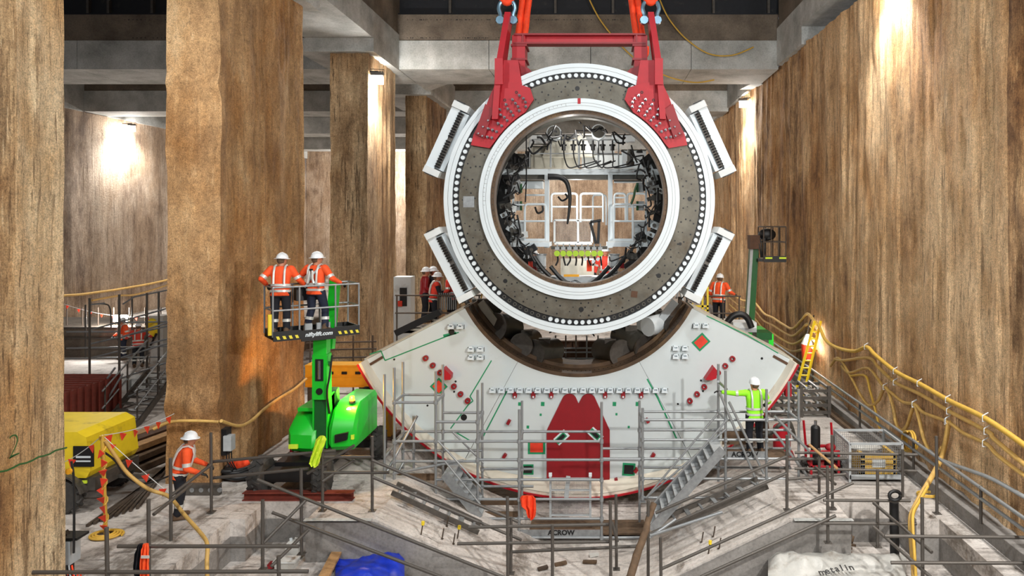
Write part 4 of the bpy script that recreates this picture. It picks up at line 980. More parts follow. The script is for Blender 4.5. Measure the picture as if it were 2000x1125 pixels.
MB().box((-7.2, 16.5, .3), (-6.2, 18.7, .62)).build('chassis', 'black', bl); MB().box((-7.3, 16.15, .3), (-6.2, 16.5, .55)).build('front_axle', 'black', bl); MB().box((-7.0, 18.6, .3), (-5.6, 18.9, .5)).build('rear_axle', 'black', bl)
MB().cyl((-6.45, 17.4, .6), (-6.45, 17.4, .8), .55, n=24).build('slew_ring', 'tube_dark', bl, 40)
def cowl(x0, x1, y0, y1, z0, z1, slope, name):
    xs = (x0, x1) if slope > 0 else (x1, x0)
    prof = [(y0+.1, z0), (y0, z0+.1), (y0+.02, z0+.45*(z1-z0)), (y0+.3, z1-.12), (y0+.55, z1), (y1, z1), (y1, z0)]
    m = MB(); rings = []
    for f, sh_, dr in ((0, .10, .10), (.12, .02, .02), (.88, 0, 0), (1, .06, .06)):
        x = xs[0]+(xs[1]-xs[0])*f; rings.append([V((x, y+(sh_ if y < y1 else -sh_), z-(dr if z > (z0+z1)/2 else -dr))) for y, z in prof])
    m.loft(rings); o = m.build(name, 'green_lift', bl, 35); return o
cl = cowl(-7.05, -6.42, 16.75, 18.3, .74, 1.62, 1, 'engine_cowl'); cr = cowl(-6.12, -5.5, 16.75, 18.5, .78, 1.8, -1, 'tank_cowl')
MB().box((-6.98, 16.68, .86), (-6.78, 16.74, .95)).build('yellow_sticker', 'hi_yellow', cl); MB().box((-6.9, 17.0, 1.62), (-6.5, 17.8, 1.7)).build('cowl_lid', 'green_lift', cl)
MB().prism([(-5.95, .98), (-5.68, 1.05), (-5.66, 1.22), (-5.95, 1.16)], 16.70, 16.78).build('vent_grille', 'black', cr)
MB().box((-5.6, 16.75, 1.05), (-5.54, 16.9, 1.15)).build('yellow_sticker', 'hi_yellow', cr)
bc = V((-5.72, 17.2, 1.82)); o = MB().cyl(bc, bc+V((0, 0, .1)), .06, .045, 12).build('beacon', 'amber_glass', bl, 40); MB().cyl(bc-V((0, 0, .05)), bc, .07, n=12).build('beacon_base', 'black', o, 40)
point('beacon_glow', bc+V((0, -.12, .12)), 60, .05, (1, .45, .08)); spot('beacon_beam', bc+V((-.05, .15, .22)), (-8.68, 20.2, 1.9), 420, 75, .5, .04, (1, .45, .1))
c2 = P(682, 800, 17.1); MB().cyl(c2, c2+V((0, -.05, 0)), .05, n=12).build('work_lamp', 'lamp_glass', bl, 40)
# boom: lower arm rising in front, knuckle, upper arm to the basket
bx = P(636, 800, 17.2).x
def ub(name, a, b, w_, d_, mat): return MB().bar(a, b, w_, d_, (0, 1, 0)).build(name, mat, bl)
ub('turret_mast', (bx, 17.6, .75), (bx, 17.35, 2.0), .34, .5, 'green_lift_dark')
o = ub('lower_boom', (bx, 17.0, .82), (bx, 17.05, 1.95), .27, .3, 'green_lift_dark')
for sx in (-1, 1): MB().box((bx+sx*.14, 16.85, .82), (bx+sx*.17, 17.3, 2.02)).build('side_plate', 'green_lift', o)
k = MB().prism([(bx-.17, 1.93), (bx+.17, 1.93), (bx+.165, 2.95), (bx-.165, 2.95)], 16.82, 17.12).build('knuckle', 'green_lift', bl)
MB().cyl((bx, 16.8, 2.12), (bx, 16.84, 2.12), .075, n=18).build('knuckle_hole', 'black', k); MB().box((bx-.09, 16.8, 2.36), (bx+.09, 16.83, 2.85)).build('ram_slot', 'black', k); MB().cyl((bx, 16.81, 2.4), (bx, 16.81, 2.82), .035, n=10).build('ram', 'chrome', k)
MB().cyl((bx-.2, 16.95, 2.72), (bx+.2, 16.95, 2.72), .06, n=12).build('pivot_pin', 'green_lift_dark', k)
ub('upper_boom', (bx, 16.95, 2.8), (bx, 16.98, 3.45), .3, .26, 'green_lift'); ub('jib', (bx+.03, 17.35, 3.0), (bx+.1, 17.55, 4.6), .2, .2, 'green_lift')
MB().tube(spline([(bx+.22, 17.0, 2.9), (bx+.24, 16.8, 2.5), (bx+.2, 16.75, 2.1), (bx+.2, 16.9, 1.6)], 6), .025, 6).build('hydraulic_hose', 'cable', bl)
# basket, turned so that its right end is farther away
ex = V((1.49, 1.1, 0)).normalized(); ey = V((-ex.y, ex.x, 0)); B0 = V((-7.03, 16.0, 3.42))
BM = Matrix(((ex.x, ey.x, 0, B0.x), (ex.y, ey.y, 0, B0.y), (0, 0, 1, B0.z), (0, 0, 0, 1))); BL = 1.86; BD = .78
bk = MB(BM).box((0, 0, 0), (BL, BD, .06)).build('basket_floor', 'black', bl)
for nm, x0, x1, dz in (('toe_board', 0, .58, .0), ('toe_board', .58, 1.32, -.05), ('toe_board', 1.32, BL, 0)):
    tb_ = MB(BM).box((x0, -.05, -.04+dz), (x1, -.01, .17+dz*.4)).build(nm, 'black', bk)
    if x0 == .58: lettering('niftylift.com', 'white', tb_, BM @ V(((x0+x1)/2, -.055, .05)), .125, (math.pi/2, 0, math.atan2(ex.y, ex.x)), bold=.004, shear=.25)
    else:
        for i in range(4): MB(BM).prism([(x0+.08+i*.13, -.0), (x0+.14+i*.13, -.0), (x0+.11+i*.13, .07), (x0+.05+i*.13, .07)], -.056, -.05).build('hazard_stripe', 'sign_yellow', tb_)
for x0 in (0, BL-.03): MB(BM).box((x0, 0, -.02), (x0+.03, BD, .16)).build('toe_board', 'black', bk)
MB(BM).box((0, BD-.03, -.02), (BL, BD, .16)).build('toe_board', 'black', bk)
rl = .021
for z in (.62, 1.12):
    MB(BM).tube([(0, 0, z), (BL, 0, z), (BL, BD, z), (0, BD, z)], rl, 8, True).build('guard_rail', 'galv', bl)
for x, y in ((0, 0), (.55, 0), (1.33, 0), (BL, 0), (BL, BD), (1.2, BD), (.6, BD), (0, BD)): rod('rail_post', bl, BM @ V((x, y, .05)), BM @ V((x, y, 1.12)), rl, 'galv')
MB(BM).box((.62, BD-.25, .75), (1.15, BD-.02, 1.05)).build('control_panel', 'black', bl)
for x, w_ in ((.72, .16), (.98, .3)): MB(BM).box((x, .2, .06), (x+w_, .28, .26)).build('decal_board', 'grey_box', bk)
MB(BM).box((-.1, -.03, .1), (-.03, .03, .55)).build('yellow_pouch', 'yellow', bl)
# jacket thrown over the front drive column
p0 = G(628, 948)
yb = math.atan2(ex.y, ex.x)
F1 = BM @ V((.24, .36, .06)); F2 = BM @ V((.98, .3, .06))
person('worker in the lift basket, leaning on the rail with helmet tilted left', F1, .15, dict(lean=.12, elbL=(-.34, -.1, 1.22), wriL=(-.3, .12, 1.1), elbR=(.33, .05, 1.2), wriR=(.42, .26, 1.06), head=(-.5, .05)), 'hivis_orange', 'black_cloth')
person('worker with grey harness standing in the lift basket beside the green jib', F2, -.2, dict(lean=.05, elbL=(-.38, -.02, 1.2), wriL=(-.42, .2, 1.08), elbR=(.38, -.02, 1.2), wriR=(.44, .18, 1.1), kneeR=(.16, .08, .5), ankR=(.2, .02, .1), ankL=(-.16, -.05, .1), head=(-.7, .0)), 'hivis_orange', 'navy', harness=True)

# second boom lift by the right wall
b2 = thing('boom_lift', 'dark green boom lift with an empty raised basket near the right wall', 'boom lift', (P(1466, 600, 27).x, 27.3, 0))
xa, xb = P(1464, 600, 27).x, P(1474, 480, 27).x
zt = P(0, 470, 27).z
MB().box((xa-1.0, 26.6, .35), (xa+.9, 29, 1.0)).build('chassis', 'black', b2); MB().box((xa-.9, 26.7, 1.0), (xa+.8, 28.8, 1.9)).build('turret', 'green_lift', b2)
for dx in (-.9, .8):
    for dy in (26.9, 28.7): wheel(b2, (xa+dx, dy, .42), (1 if dx > 0 else -1, 0, 0), .42, .3)
o = MB().bar((xa, 27.2, 1.6), (xb, 27.1, zt), .3, .34, (0, 1, 0)).build('boom_arm', 'green_lift_dark', b2); MB().bar((xa-.13, 27.0, 1.6), (xb-.11, 26.92, zt-.1), .1, .03, (0, 1, 0)).build('boom_side', 'grey_box', o)
MB().box((xb-.2, 26.8, zt-.3), (xb+.15, 27.3, zt+.2)).build('boom_head', 'rust_brown', b2); MB().sph((xb+.45, 27, zt+.22), .3, (1.1, .7, .75), 10, 8).build('covered_console', 'black', b2, 60)
for k in range(4): MB().tube(spline([(xb+.1+.08*k, 26.85, zt+.1), (xb+.15+.06*k, 26.8, zt-.3), (xb+.2+.03*k, 26.85, zt-.6)], 4), .025, 6).build('hose', 'cable', b2)
c0 = P(1488, 510, 27); w_, h_, dp = .8, 1.25, .9
f = MB().box((c0.x-.2, 26.7, c0.z), (c0.x+w_, 26.7+dp, c0.z+.1)).build('basket_floor', 'black', b2)
MB().box((c0.x, 26.66, c0.z-.02), (c0.x+w_, 26.7, c0.z+.2)).build('toe_board', 'black', f)
for x in (.05, .55): MB().box((c0.x+x, 26.65, c0.z+.1), (c0.x+x+.25, 26.66, c0.z+.16)).build('yellow_strip', 'hi_yellow', f)
for z in (.7, h_): MB().tube([(c0.x, 26.7, c0.z+z), (c0.x+w_, 26.7, c0.z+z), (c0.x+w_, 26.7+dp, c0.z+z), (c0.x, 26.7+dp, c0.z+z)], .024, 6, True).build('guard_rail', 'tube_rust', b2)
for x in (0, .27, .54, w_):
    for y in (0, dp): rod('rail_post', b2, (c0.x+x, 26.7+y, c0.z), (c0.x+x, 26.7+y, c0.z+h_), .022, 'tube_rust')
# ------------------------------------------------------------------ tube scaffolding
RT = .031
coupler_me = MB().cyl((0, 0, -.045), (0, 0, .045), .046, n=8).box((-.02, -.075, -.03), (.02, .075, .03)).mesh('coupler', 'galv', (0, 0, 0))[0]
def tubes(par, spec, Y, name, mat='galv', r=RT):
    for (a, b) in spec: rod(name, par, P(*a, Y), P(*b, Y), r, mat)
def joints(par, us, vs, Y):
    for u in us:
        for v in vs: shared(coupler_me, 'coupler', par, P(u, v, Y)+V((0, -.01, 0)))
YF, YK = 17.2, 17.95                               # front and back frames
def bay(label, at, fr_posts, bk_posts, fr_led, bk_led, trans=(), boards=()):
    t = thing('scaffold', label, 'scaffold', at, 'tube scaffolds in front of the white segment')
    for u, v0, v1 in fr_posts:
        rod('standard', t, P(u, v0, YF), P(u, v1, YF), RT, 'galv'); b = P(u, v1, YF); MB().box(b-V((.07, .07, 0)), b+V((.07, .07, .012))).build('base_plate', 'galv', t)
    for u, v0, v1 in bk_posts:
        rod('standard', t, P(u, v0, YK), P(u, v1, YK), RT, 'galv')
    for v, u0, u1 in fr_led:
        rod('ledger', t, P(u0, v, YF), P(u1, v, YF), RT, 'galv'); joints(t, [u for u, a, b in fr_posts if u0-3 <= u <= u1+3 and a < v < b], (v,), YF)
    for v, u0, u1 in bk_led:
        rod('ledger', t, P(u0, v, YK), P(u1, v, YK), RT, 'galv'); joints(t, [u for u, a, b in bk_posts if u0-3 <= u <= u1+3 and a < v < b], (v,), YK)
    for (a, b) in trans: rod('transom', t, P(*a, YF), P(*b, YK), RT, 'galv')
    return t
sL = bay('left scaffold bay with raised handrails beside the boom lift', P(850, 990, YF), [(751, 731, 1000), (770, 718, 990), (851, 725, 1000)], [(787, 706, 960), (865, 712, 965), (808, 812, 960)],
         [(786, 770, 851), (862, 770, 933), (901, 770, 933)], [(771, 787, 866), (843, 787, 942), (880, 787, 942)], [((770, 786), (787, 771)), ((851, 786), (866, 771)), ((751, 893), (790, 845)), ((751, 930), (815, 812)), ((740, 990), (790, 900))])
rod('brace', sL, P(767, 925, YF), P(905, 899, YF), RT, 'galv')
sC = bay('middle scaffold bay in front of the red panel', P(1060, 1050, YF), [(933, 762, 1027), (1014, 800, 1052), (1175, 785, 1062)], [(942, 748, 1010), (1019.5, 783, 1030)],
         [(824, 851, 933), (862, 933, 1176), (898, 933, 1250), (937, 851, 1178), (975, 858, 1178), (1013, 932, 1178), (1050, 1014, 1262)], [(806, 866, 942), (843, 942, 1172), (876, 1174, 1250), (916, 942, 1042), (950, 942, 1042)],
         [((933, 824), (942, 806)), ((933, 862), (942, 843)), ((1014, 862), (1020, 843))])
sR = bay('right scaffold bay where the worker in the lime jacket stands', P(1400, 950, YF), [(1255, 797, 980), (1417, 724, 975), (1497, 760, 950), (1560, 760, 955)], [(1249, 783, 1020), (1403, 711, 940), (1540.6, 745, 925)],
         [(820, 1253, 1562), (859, 1253, 1558), (896, 1174, 1650), (935, 1255, 1560), (972, 1255, 1417)], [(804, 1258, 1546), (840, 1249, 1545), (876, 1249, 1545), (913, 1249, 1545)],
         [((1403, 745), (1419, 760)), ((1417, 820), (1403, 804)), ((1560, 820), (1541, 804)), ((1255, 820), (1249, 804))])
for a, b in (((1405, 765), (1480, 945)), ((1424, 785), (1492, 925)), ((1513, 813), (1580, 880)), ((1510, 840), (1592, 950))): rod('brace', sR, P(*a, YF-.1), P(*b, YF-.1), RT, 'galv')
# boards
def board(par, u0, v0, u1, v1, Y, name='toe_board', mat='galv'):
    a, b = P(u0, v0, Y), P(u1, v1, Y); return MB().box((a.x, Y-.02, b.z), (b.x, Y+.02, a.z)).build(name, mat, par)
o = board(sC, 1016, 1035, 1173, 1047, YF+.03); c = P(1096, 1041, YF); lettering('ACROW', 'black', o, c+V((0, .005, 0)), .16, bold=.006)
o = board(sR, 1421, 882, 1497, 894, YF+.03); c = P(1455, 888, YF); lettering('ACROW', 'black', o, c+V((0, .005, 0)), .16, bold=.006)
board(sL, 776, 925, 850, 938, YF+.3, 'toe_board', 'timber_dark'); board(sC, 936, 973, 1012, 986, YF+.3, 'toe_board', 'timber_dark'); board(sC, 936, 999, 1012, 1010, YF+.2, 'toe_board', 'timber_dark')
zr = P(0, 896, YF).z
MB().box((P(1421, 0, YF).x, YF+.06, zr-.05), (P(1545, 0, YF).x, YK, zr)).build('platform_board', 'timber_dark', sR); MB().box((P(1421, 0, YF).x, YK-.02, P(0, 868, YK).z), (P(1475, 0, YF).x, YK+.02, P(0, 846, YK).z+.1)).build('toe_board', 'timber_dark', sR)
zc = P(0, 1050, YF).z
for k in range(4): MB().box((P(1016, 0, YF).x, YF+.1+k*.2, zc+.02), (P(1262, 0, YF).x, YF+.28+k*.2, zc+.06)).build('platform_board', 'timber_dark', sC)
# small mesh gate standing in front of the red panel
mg = thing('mesh_gate', 'grey mesh gate with ladder hooks below the red panel', 'gate', P(1122, 1020, YF+.2)); yg = YF+.2
for u in (1075, 1153): MB().bar(P(u, 926, yg), P(u, 1015, yg), .05, .05).build('stile', 'grey_box', mg); MB().box(P(u-3, 930, yg)-V((0, .04, 0)), P(u+3, 924, yg)+V((0, .04, 0))).build('hook', 'white', mg)
for v in (957, 1006, 935): MB().bar(P(1075, v, yg), P(1153, v, yg), .04, .04).build('cross_bar', 'grey_box', mg)
MB().bar(P(1110, 930, yg), P(1106, 972, yg), .1, .03, (0, 1, 0)).build('strap', 'grey_box', mg)
h = MB()
for i in range(27): h.cyl(P(1075+i*3, 936, yg), P(1075+i*3, 1006, yg), .005, n=4)
for i in range(24): h.cyl(P(1075, 937+i*3, yg), P(1153, 937+i*3, yg), .005, n=4)
stuff(h.build('mesh_wire', 'galv', mg))
# stairs
def stair(label, a, b, y0, y1, n, rails, gid='scaffold stairs'):
    """stair from a to b (pixels of the front stringer), between the depths y0 and y1"""
    t = thing('scaffold_stair', label, 'stair', P(*a, y0), gid)
    for y in (y0, y1):
        q0, q1 = P(*a, y0), P(*b, y0); q0.y = q1.y = y; MB().bar(q0, q1, .03, .2, (0, 0, 1)).build('stringer', 'galv', t)
    for i in range(n):
        f = (i+.5)/n; p = P(*a, y0).lerp(P(*b, y0), f); MB().box((p.x-.12, y0+.02, p.z-.02), (p.x+.12, y1-.02, p.z+.02)).build('tread', 'grey_box', t)
    for (c, d, y) in rails: rod('handrail', t, P(*c, y), P(*d, y), .022, 'galv')
    return t
stair('scaffold stair climbing right towards the worker in the lime jacket', (1272, 1036), (1412, 878), 16.3, 17.1, 11, [((1262, 972), (1402, 808), 16.4), ((1275, 985), (1418, 822), 16.4), ((1262, 972), (1418, 838), 17.1), ((1290, 990), (1418, 872), 17.1)])
stair('scaffold stair descending right behind the left handrails', (868, 926), (936, 1012), 17.0, 17.8, 7, [((856, 862), (938, 950), 17.0), ((862, 868), (942, 955), 17.8), ((868, 900), (938, 985), 17.0), ((885, 845), (945, 905), 17.8)])
# ladder-like hatch frames on the sloping cradle
for k, (pts, lb) in enumerate([([(775, 945), (940, 1022), (935, 1040), (765, 962)], 'left'), ([(1300, 1010), (1480, 935), (1500, 950), (1310, 1030)], 'right')]):
    t = thing('stair_frame', 'dark steel frame with rungs lying on the %s slope of the cradle' % lb, 'frame', P(*pts[0], 16.2), 'frames lying on the cradle slopes')
    a, b, c, d = (P(*q, y) for q, y in zip(pts, (16.6, 16.6, 16.0, 16.0)))
    MB().bar(a, b, .05, .1).build('side_rail', 'tube_dark', t); MB().bar(d, c, .05, .1).build('side_rail', 'tube_dark', t)
    for i in range(7):
        f = (i+.5)/7; MB().bar(a.lerp(b, f), d.lerp(c, f), .1 if i % 2 else .05, .03).build('rung', 'galv', t)
# ------------------------------------------------------------------ handrails of dark tube around the pit
def rail(label, at, members, mat='tube_dark', gid='dark tube handrails around the pit'):
    """members: (u0, v0, depth0, u1, v1, depth1)"""
    t = thing('tube_handrail', label, 'handrail', at, gid)
    for m_ in members:
        a, b = P(m_[0], m_[1], m_[2]), P(m_[3], m_[4], m_[5]); up = abs(a.x-b.x) < .06
        rod('post' if up else 'rail_tube', t, a, b, RT, m_[6] if len(m_) > 6 else mat)
        if up: MB().box(b-V((.07, .07, 0)), b+V((.07, .07, .012))).build('foot_plate', mat, t)
    return t
Yg_ = lambda v, z=0.: (EYE-z)*F/(v-V0)
y1 = Yg_(998)
rail('tube handrail in front of the boom lift wheels', P(570, 998, y1), [(412, 850, y1, 413, 1000, y1), (630, 855, y1, 630, 998, y1), (727, 852, y1, 727, 998, y1), (412, 902, y1, 655, 880, y1), (412, 934, y1, 602, 915, y1), (632, 893, y1, 730, 892, y1), (632, 923, y1, 760, 923, y1), (630, 940, y1-.1, 692, 898, y1+.2), (600, 925, y1, 692, 870, y1)])
yz = 14.6
rail('sloping tube handrail along the left edge of the cradle', P(600, 1060, yz), [(503, 937, 14.3, 985, 1128, 13.8), (532, 1001, 14.2, 862, 1127, 13.6), (588, 914, 14.3, 589, 1082, 14.4), (513, 976, 13.6, 513, 1112, 13.6), (512, 1063, 13.6, 597, 977, 14.2), (530, 1106, 13.2, 602, 1035, 14.0)])
rail('tube handrail falling along the left cradle slope', P(727, 998, 15.2), [(727, 899, 15.0, 1012, 1019, 15.0), (728, 932, 15.0, 1019, 1055, 15.0)])
rail('pair of long dark tubes across the bottom left corner', P(230, 1118, 11.6), [(230, 1067, 12.2, 584, 1067, 12.2), (35, 1118, 11.4, 602, 1116, 11.4), (544, 1086, 11.4, 545, 1140, 11.4), (208, 1030, 11.4, 210, 1140, 11.4), (290, 975, 12.2, 291, 1140, 12.2)])
rail('tube handrail across the foot of the cradle', P(1090, 1120, 14.2), [(991, 970, 14.3, 992, 1135, 14.3), (998, 1010, 14.5, 998, 1120, 14.5), (1079, 1025, 13.8, 1079, 1135, 13.8), (1192, 978, 14.2, 1193, 1140, 14.2), (1203, 966, 14.7, 1204, 1112, 14.7), (915, 1030, 14.3, 1192, 1024, 14.3), (893, 1062, 14.3, 1192, 1058, 14.3), (1000, 1078, 14.7, 1245, 1067, 14.7), (1195, 1020, 14.4, 1206, 1058, 14.4), (1266, 978, 14.4, 1266, 1135, 14.4), (1290, 1050, 14.0, 1291, 1135, 14.0)])
rail('tube handrail rising along the right cradle slope', P(1537, 995, 15.1), [(1280, 1002, 15.2, 1537, 891, 15.2), (1270, 1042, 15.2, 1537, 924, 15.2), (1537, 850, 15.2, 1537, 996, 15.2), (1270, 1046, 15.0, 1411, 1000, 15.0, 'galv'), (1268, 1050, 15.0, 1320, 1014, 15.2, 'galv')])
rail('long sloping tubes along the front right edge of the cradle', P(1617, 1060, 14.5), [(1290, 1112, 14.2, 1666, 943, 14.6), (1368, 1127, 14.0, 1632, 1007, 14.4), (1616, 910, 14.5, 1617, 1060, 14.5), (1625, 850, 15.4, 1626, 993, 15.4), (1608, 977, 14.5, 1778, 978, 14.5), (1604, 1022, 14.4, 1790, 1023, 14.4), (1714, 918, 14.7, 1714, 1068, 14.7)])
rail('tube handrail around the wire cage on the right', P(1700, 970, 16.2), [(1552, 884, 16.6, 1792, 888, 16.2), (1540, 897, 16.6, 1652, 895, 16.4), (1552, 915, 16.6, 1790, 920, 16.2), (1540, 936, 16.2, 1652, 926, 16.2), (1600, 876, 16.3, 1600, 966, 16.3), (1763, 878, 16.1, 1763, 972, 16.1), (1580, 868, 16.4, 1636, 916, 16.0, 'timber'), (1592, 912, 16.2, 1632, 946, 15.6)])
rail('crossed tubes over the right hand pit', P(1800, 1110, 12.8), [(1728, 1047, 13.0, 2020, 1050, 12.8), (1740, 1099, 12.8, 2020, 1100, 12.6), (1706, 982, 14.4, 1820, 1079, 13.0), (1706, 1029, 13.8, 1830, 1138, 12.6), (1801, 972, 13.0, 1802, 1135, 13.0), (1829, 852, 14.8, 1830, 1003, 14.8)])
# twin galvanised pipes on stubs along the foot of the right wall
t = thing('wall_pipe_rail', 'twin grey pipes on stubs running along the foot of the right wall', 'pipe rail', (7.1, 16, 0))
for z in (.75, .95): rod('pipe', t, (7.2, 10.5, z), (7.2, 34, z), .035, 'galv')
for y in (11.5, 14, 17, 20.5, 25): rod('stub', t, (7.2, y, .28), (7.2, y, .98), .03, 'tube_dark')
# ------------------------------------------------------------------ more people
person('worker in lime jacket reaching left to hold a scaffold tube', V((P(1474, 880, 17.6).x, 17.6, zr)), .15, dict(lean=.02, elbL=(-.42, .06, 1.42), wriL=(-.68, .12, 1.45), elbR=(.33, .05, 1.2), wriR=(.34, .2, 1.12), head=(.3, -.1)), 'hivis_yellow', 'black_cloth', tape=True, brim=False)
fl = G(350, 1012); person('worker at the left handrail with both hands on a tube', fl, -1.15, dict(lean=.28, elbL=(-.25, .15, 1.16), wriL=(-.2, .42, 1.1), elbR=(.26, .1, 1.12), wriR=(.22, .36, 1.05), head=(-.1, -.15)), 'hivis_orange', 'black_cloth', .97)
pz = 2.55
def platform(label, u0, u1, Y, z):
    t = thing('work_platform', label, 'platform', P(u0, 640, Y)); a, b = P(u0, 0, Y).x, P(u1, 0, Y).x
    MB().box((a, Y-.6, z-.08), (b, Y+.8, z)).build('deck_board', 'tube_dark', t)
    for x in (a+.05, (a+b)/2, b-.05): rod('standard', t, (x, Y-.6, 0), (x, Y-.6, z+1.1), .025, 'tube_rust')
    for h_ in (.55, 1.1): rod('rail_tube', t, (a, Y-.6, z+h_), (b, Y-.6, z+h_), .025, 'tube_rust')
    return t
t = platform('raised platform with railings behind the left end of the white segment', 782, 945, 23.8, pz)
for k in range(9): rod('ladder_rung', t, P(858+k*4, 572, 23.3), P(858+k*4, 605, 23.3), .02, 'galv')
p = P(815, 632, 23.2); MB(Matrix.Translation(p) @ Matrix.Rotation(-.45, 4, 'Y')).box((-.75, -.05, -.08), (.8, .3, .12)).build('black_cover', 'black', t)
p = P(805, 645, 23.2); MB().box(p-V((.35, 0, .1)), p+V((.6, .3, .05))).build('white_edge', 'machine_beige', t)
person('worker in red vest looking right behind the left end of the white segment', V((P(848, 600, 23.6).x, 23.6, pz)), -1.3, dict(lean=.12, elbL=(-.25, .15, 1.18), wriL=(-.15, .4, 1.15), elbR=(.25, .12, 1.15), wriR=(.15, .38, 1.12)), 'hivis_red', 'black_cloth', vest=True, vox=.02)
person('worker in dull red jacket half hidden behind the vested worker', V((P(829, 600, 24.2).x, 24.2, pz+.12)), -1.2, dict(lean=.05), 'red_dark', 'black_cloth', vox=.02, tape=False)
person('worker whose white helmet peeks between the two others on the platform', V((P(843, 600, 24.5).x, 24.5, pz+.12)), -1.2, dict(lean=.05), 'black_cloth', 'black_cloth', vox=.02, tape=False)
person('worker in red half hidden by the lower left toothed box', V((P(884, 600, 23.9).x, 23.9, pz+.05)), 1.2, dict(lean=.05), 'hivis_red', 'black_cloth', vox=.02)
platform('raised platform with railings behind the right end of the white segment', 1372, 1440, 24.5, 2.45)
person('worker in orange leaning on the railing beside the lower right toothed box', V((P(1404, 600, 24.4).x, 24.4, 2.45)), -.5, dict(lean=.15, elbR=(.32, .05, 1.2), wriR=(.36, .3, 1.15), head=(.5, .0)), 'hivis_orange', 'black_cloth', vox=.02, brim=False)
person('worker in orange climbing among the scaffold in the far left bay', V((P(270, 715, 30).x, 30, .05)), .5, dict(lean=.15, elbL=(-.32, .1, 1.25), wriL=(-.4, .3, 1.2), elbR=(.32, .1, 1.25), wriR=(.4, .3, 1.2)), 'hivis_red', 'black_cloth', vox=.022)
person('worker in orange beside the small bright lamp in the far left bay', V((P(240, 700, 32).x, 32, .0)), 2.6, None, 'hivis_orange', 'navy', vox=.025)
person('worker in orange half hidden behind the left jack cylinder in the ring', V((P(1045, 560, 22.9).x, 22.9, 3.3)), 2.8, dict(lean=.1), 'hivis_orange', 'navy', vox=.022, helmet='helmet')
person('worker with orange vest behind the right end of the pump row', V((P(1184, 560, 22.9).x, 22.9, 3.4)), 2.9, dict(lean=.1), 'hivis_red', 'navy', vox=.022)
t = thing('rear_floor', 'grey steel floor behind the pump row inside the machine', 'platform', (RX, 23, 3.25)); MB().box((RX-2.4, 22.5, 3.2), (RX+2.4, 23.4, 3.3)).build('floor_plate', 'tube_dark', t)
for x in (-2.2, 2.2): MB().box((RX+x-.06, 22.9, -1.45), (RX+x+.06, 23.0, 3.2)).build('leg', 'tube_dark', t)
# ------------------------------------------------------------------ hoses on the walls
def hose(label, pts, r, mat='hose', cat='hose', name='hose', gid=None, hooks=(), k=6, n=8):
    pts = [V(p) for p in pts]; lo = min(pts, key=lambda p: p.z)
    o = MB().tube(spline(pts, k), r, n).build(name, mat, None, 60); tag(o, label, cat, gid)
    for i in hooks:
        p = pts[i]; MB().tube([p+V((.04, 0, .12)), p+V((-.07, 0, .06)), p+V((-.07, 0, -.05)), p+V((.05, 0, -.06))], .009, 5).build('wall_hook', 'white', o)
    return o
W = lambda L, x=7.42: [XP(u, v, x) for u, v in L]
gw = 'yellow hoses looped along the right wall'
hose('topmost thick yellow hose on the right wall', W([(1592, 628), (1601, 640), (1612, 664), (1635, 679), (1669, 686), (1693, 678), (1709, 693), (1750, 726), (1797, 750), (1853, 782), (1926, 818), (2010, 876)]), .055, 'hose_yellow', gid=gw, hooks=(5, 7, 8, 9, 10))
hose('second yellow hose from the top on the right wall', W([(1630, 701), (1648, 704), (1696, 699), (1716, 718), (1750, 748), (1797, 770), (1855, 804), (1929, 843), (1942, 858), (2010, 915)]), .045, gid=gw, hooks=(4, 6, 7))
hose('third yellow hose from the top on the right wall', W([(1644, 715), (1659, 728), (1689, 719), (1703, 725), (1723, 752), (1743, 769), (1763, 785), (1787, 790), (1804, 806), (1851, 824), (1882, 846), (1926, 867), (1949, 890), (2010, 936)]), .04, gid=gw, hooks=(7, 9, 11))
hose('yellow hose sagging in two deep loops on the right wall', W([(1716, 782), (1730, 757), (1743, 789), (1750, 826), (1760, 841), (1771, 832), (1780, 805), (1787, 791), (1796, 823), (1804, 856), (1817, 883), (1829, 887), (1840, 874)]), .045, gid=gw, hooks=(1, 7))
hose('yellow hose dropping in a deep V on the right wall', W([(1622, 715), (1638, 699), (1659, 731), (1679, 769), (1693, 789), (1704, 792), (1716, 782)]), .04, gid=gw)
hose('thin yellow hose hanging straight down to the wire cage', W([(1662, 734), (1690, 734), (1699, 762), (1709, 799), (1720, 843)]), .035, 'hose_yellow', gid=gw)
a = W([(1853, 822), (1848, 856), (1839, 893)])
hose('thick yellow hose leaving the right wall and dropping into the pit', a+[P(1826, 920, 15.6), P(1806, 955, 15.0), P(1787, 990, 14.6), P(1779, 1015, 14.4), P(1781, 1060, 14.2), P(1785, 1110, 14.0), P(1786, 1150, 13.8)], .055, gid=gw, hooks=(0,))
hose('thin bright yellow hose beside the thick hose in the pit', [P(1812, 950, 14.9), P(1795, 980, 14.6), P(1784, 1000, 14.4), P(1783, 1030, 14.2), P(1786, 1080, 14.0), P(1790, 1150, 13.8)], .03, 'hose_yellow', gid=gw)
hose('grey cable low on the right wall', W([(1815, 880), (1841, 899), (1892, 918), (1939, 936), (2010, 976)]), .04, 'grey_box', gid=gw)
for i, (dv, mt) in enumerate(((0, 'hose'), (14, 'hose'), (30, 'hose_yellow'), (44, 'hose'))):
    hose(['upper yellow hose above the right end of the white segment', 'second yellow hose above the right end of the white segment', 'third yellow hose above the right end of the white segment', 'lowest yellow hose above the right end of the white segment'][i],
         W([(1425, 570+dv*.8), (1448, 586+dv*.9), (1472, 590+dv), (1492, 612+dv), (1510, 621+dv), (1530, 634+dv), (1548, 642+dv), (1565, 626+dv*1.3), (1578, 613+dv*1.4), (1594, 632+dv*1.2)]), .05, mt, gid='yellow hoses beyond the white segment')
wl = lambda L: [XP(u, v, -29.8) for u, v in L]
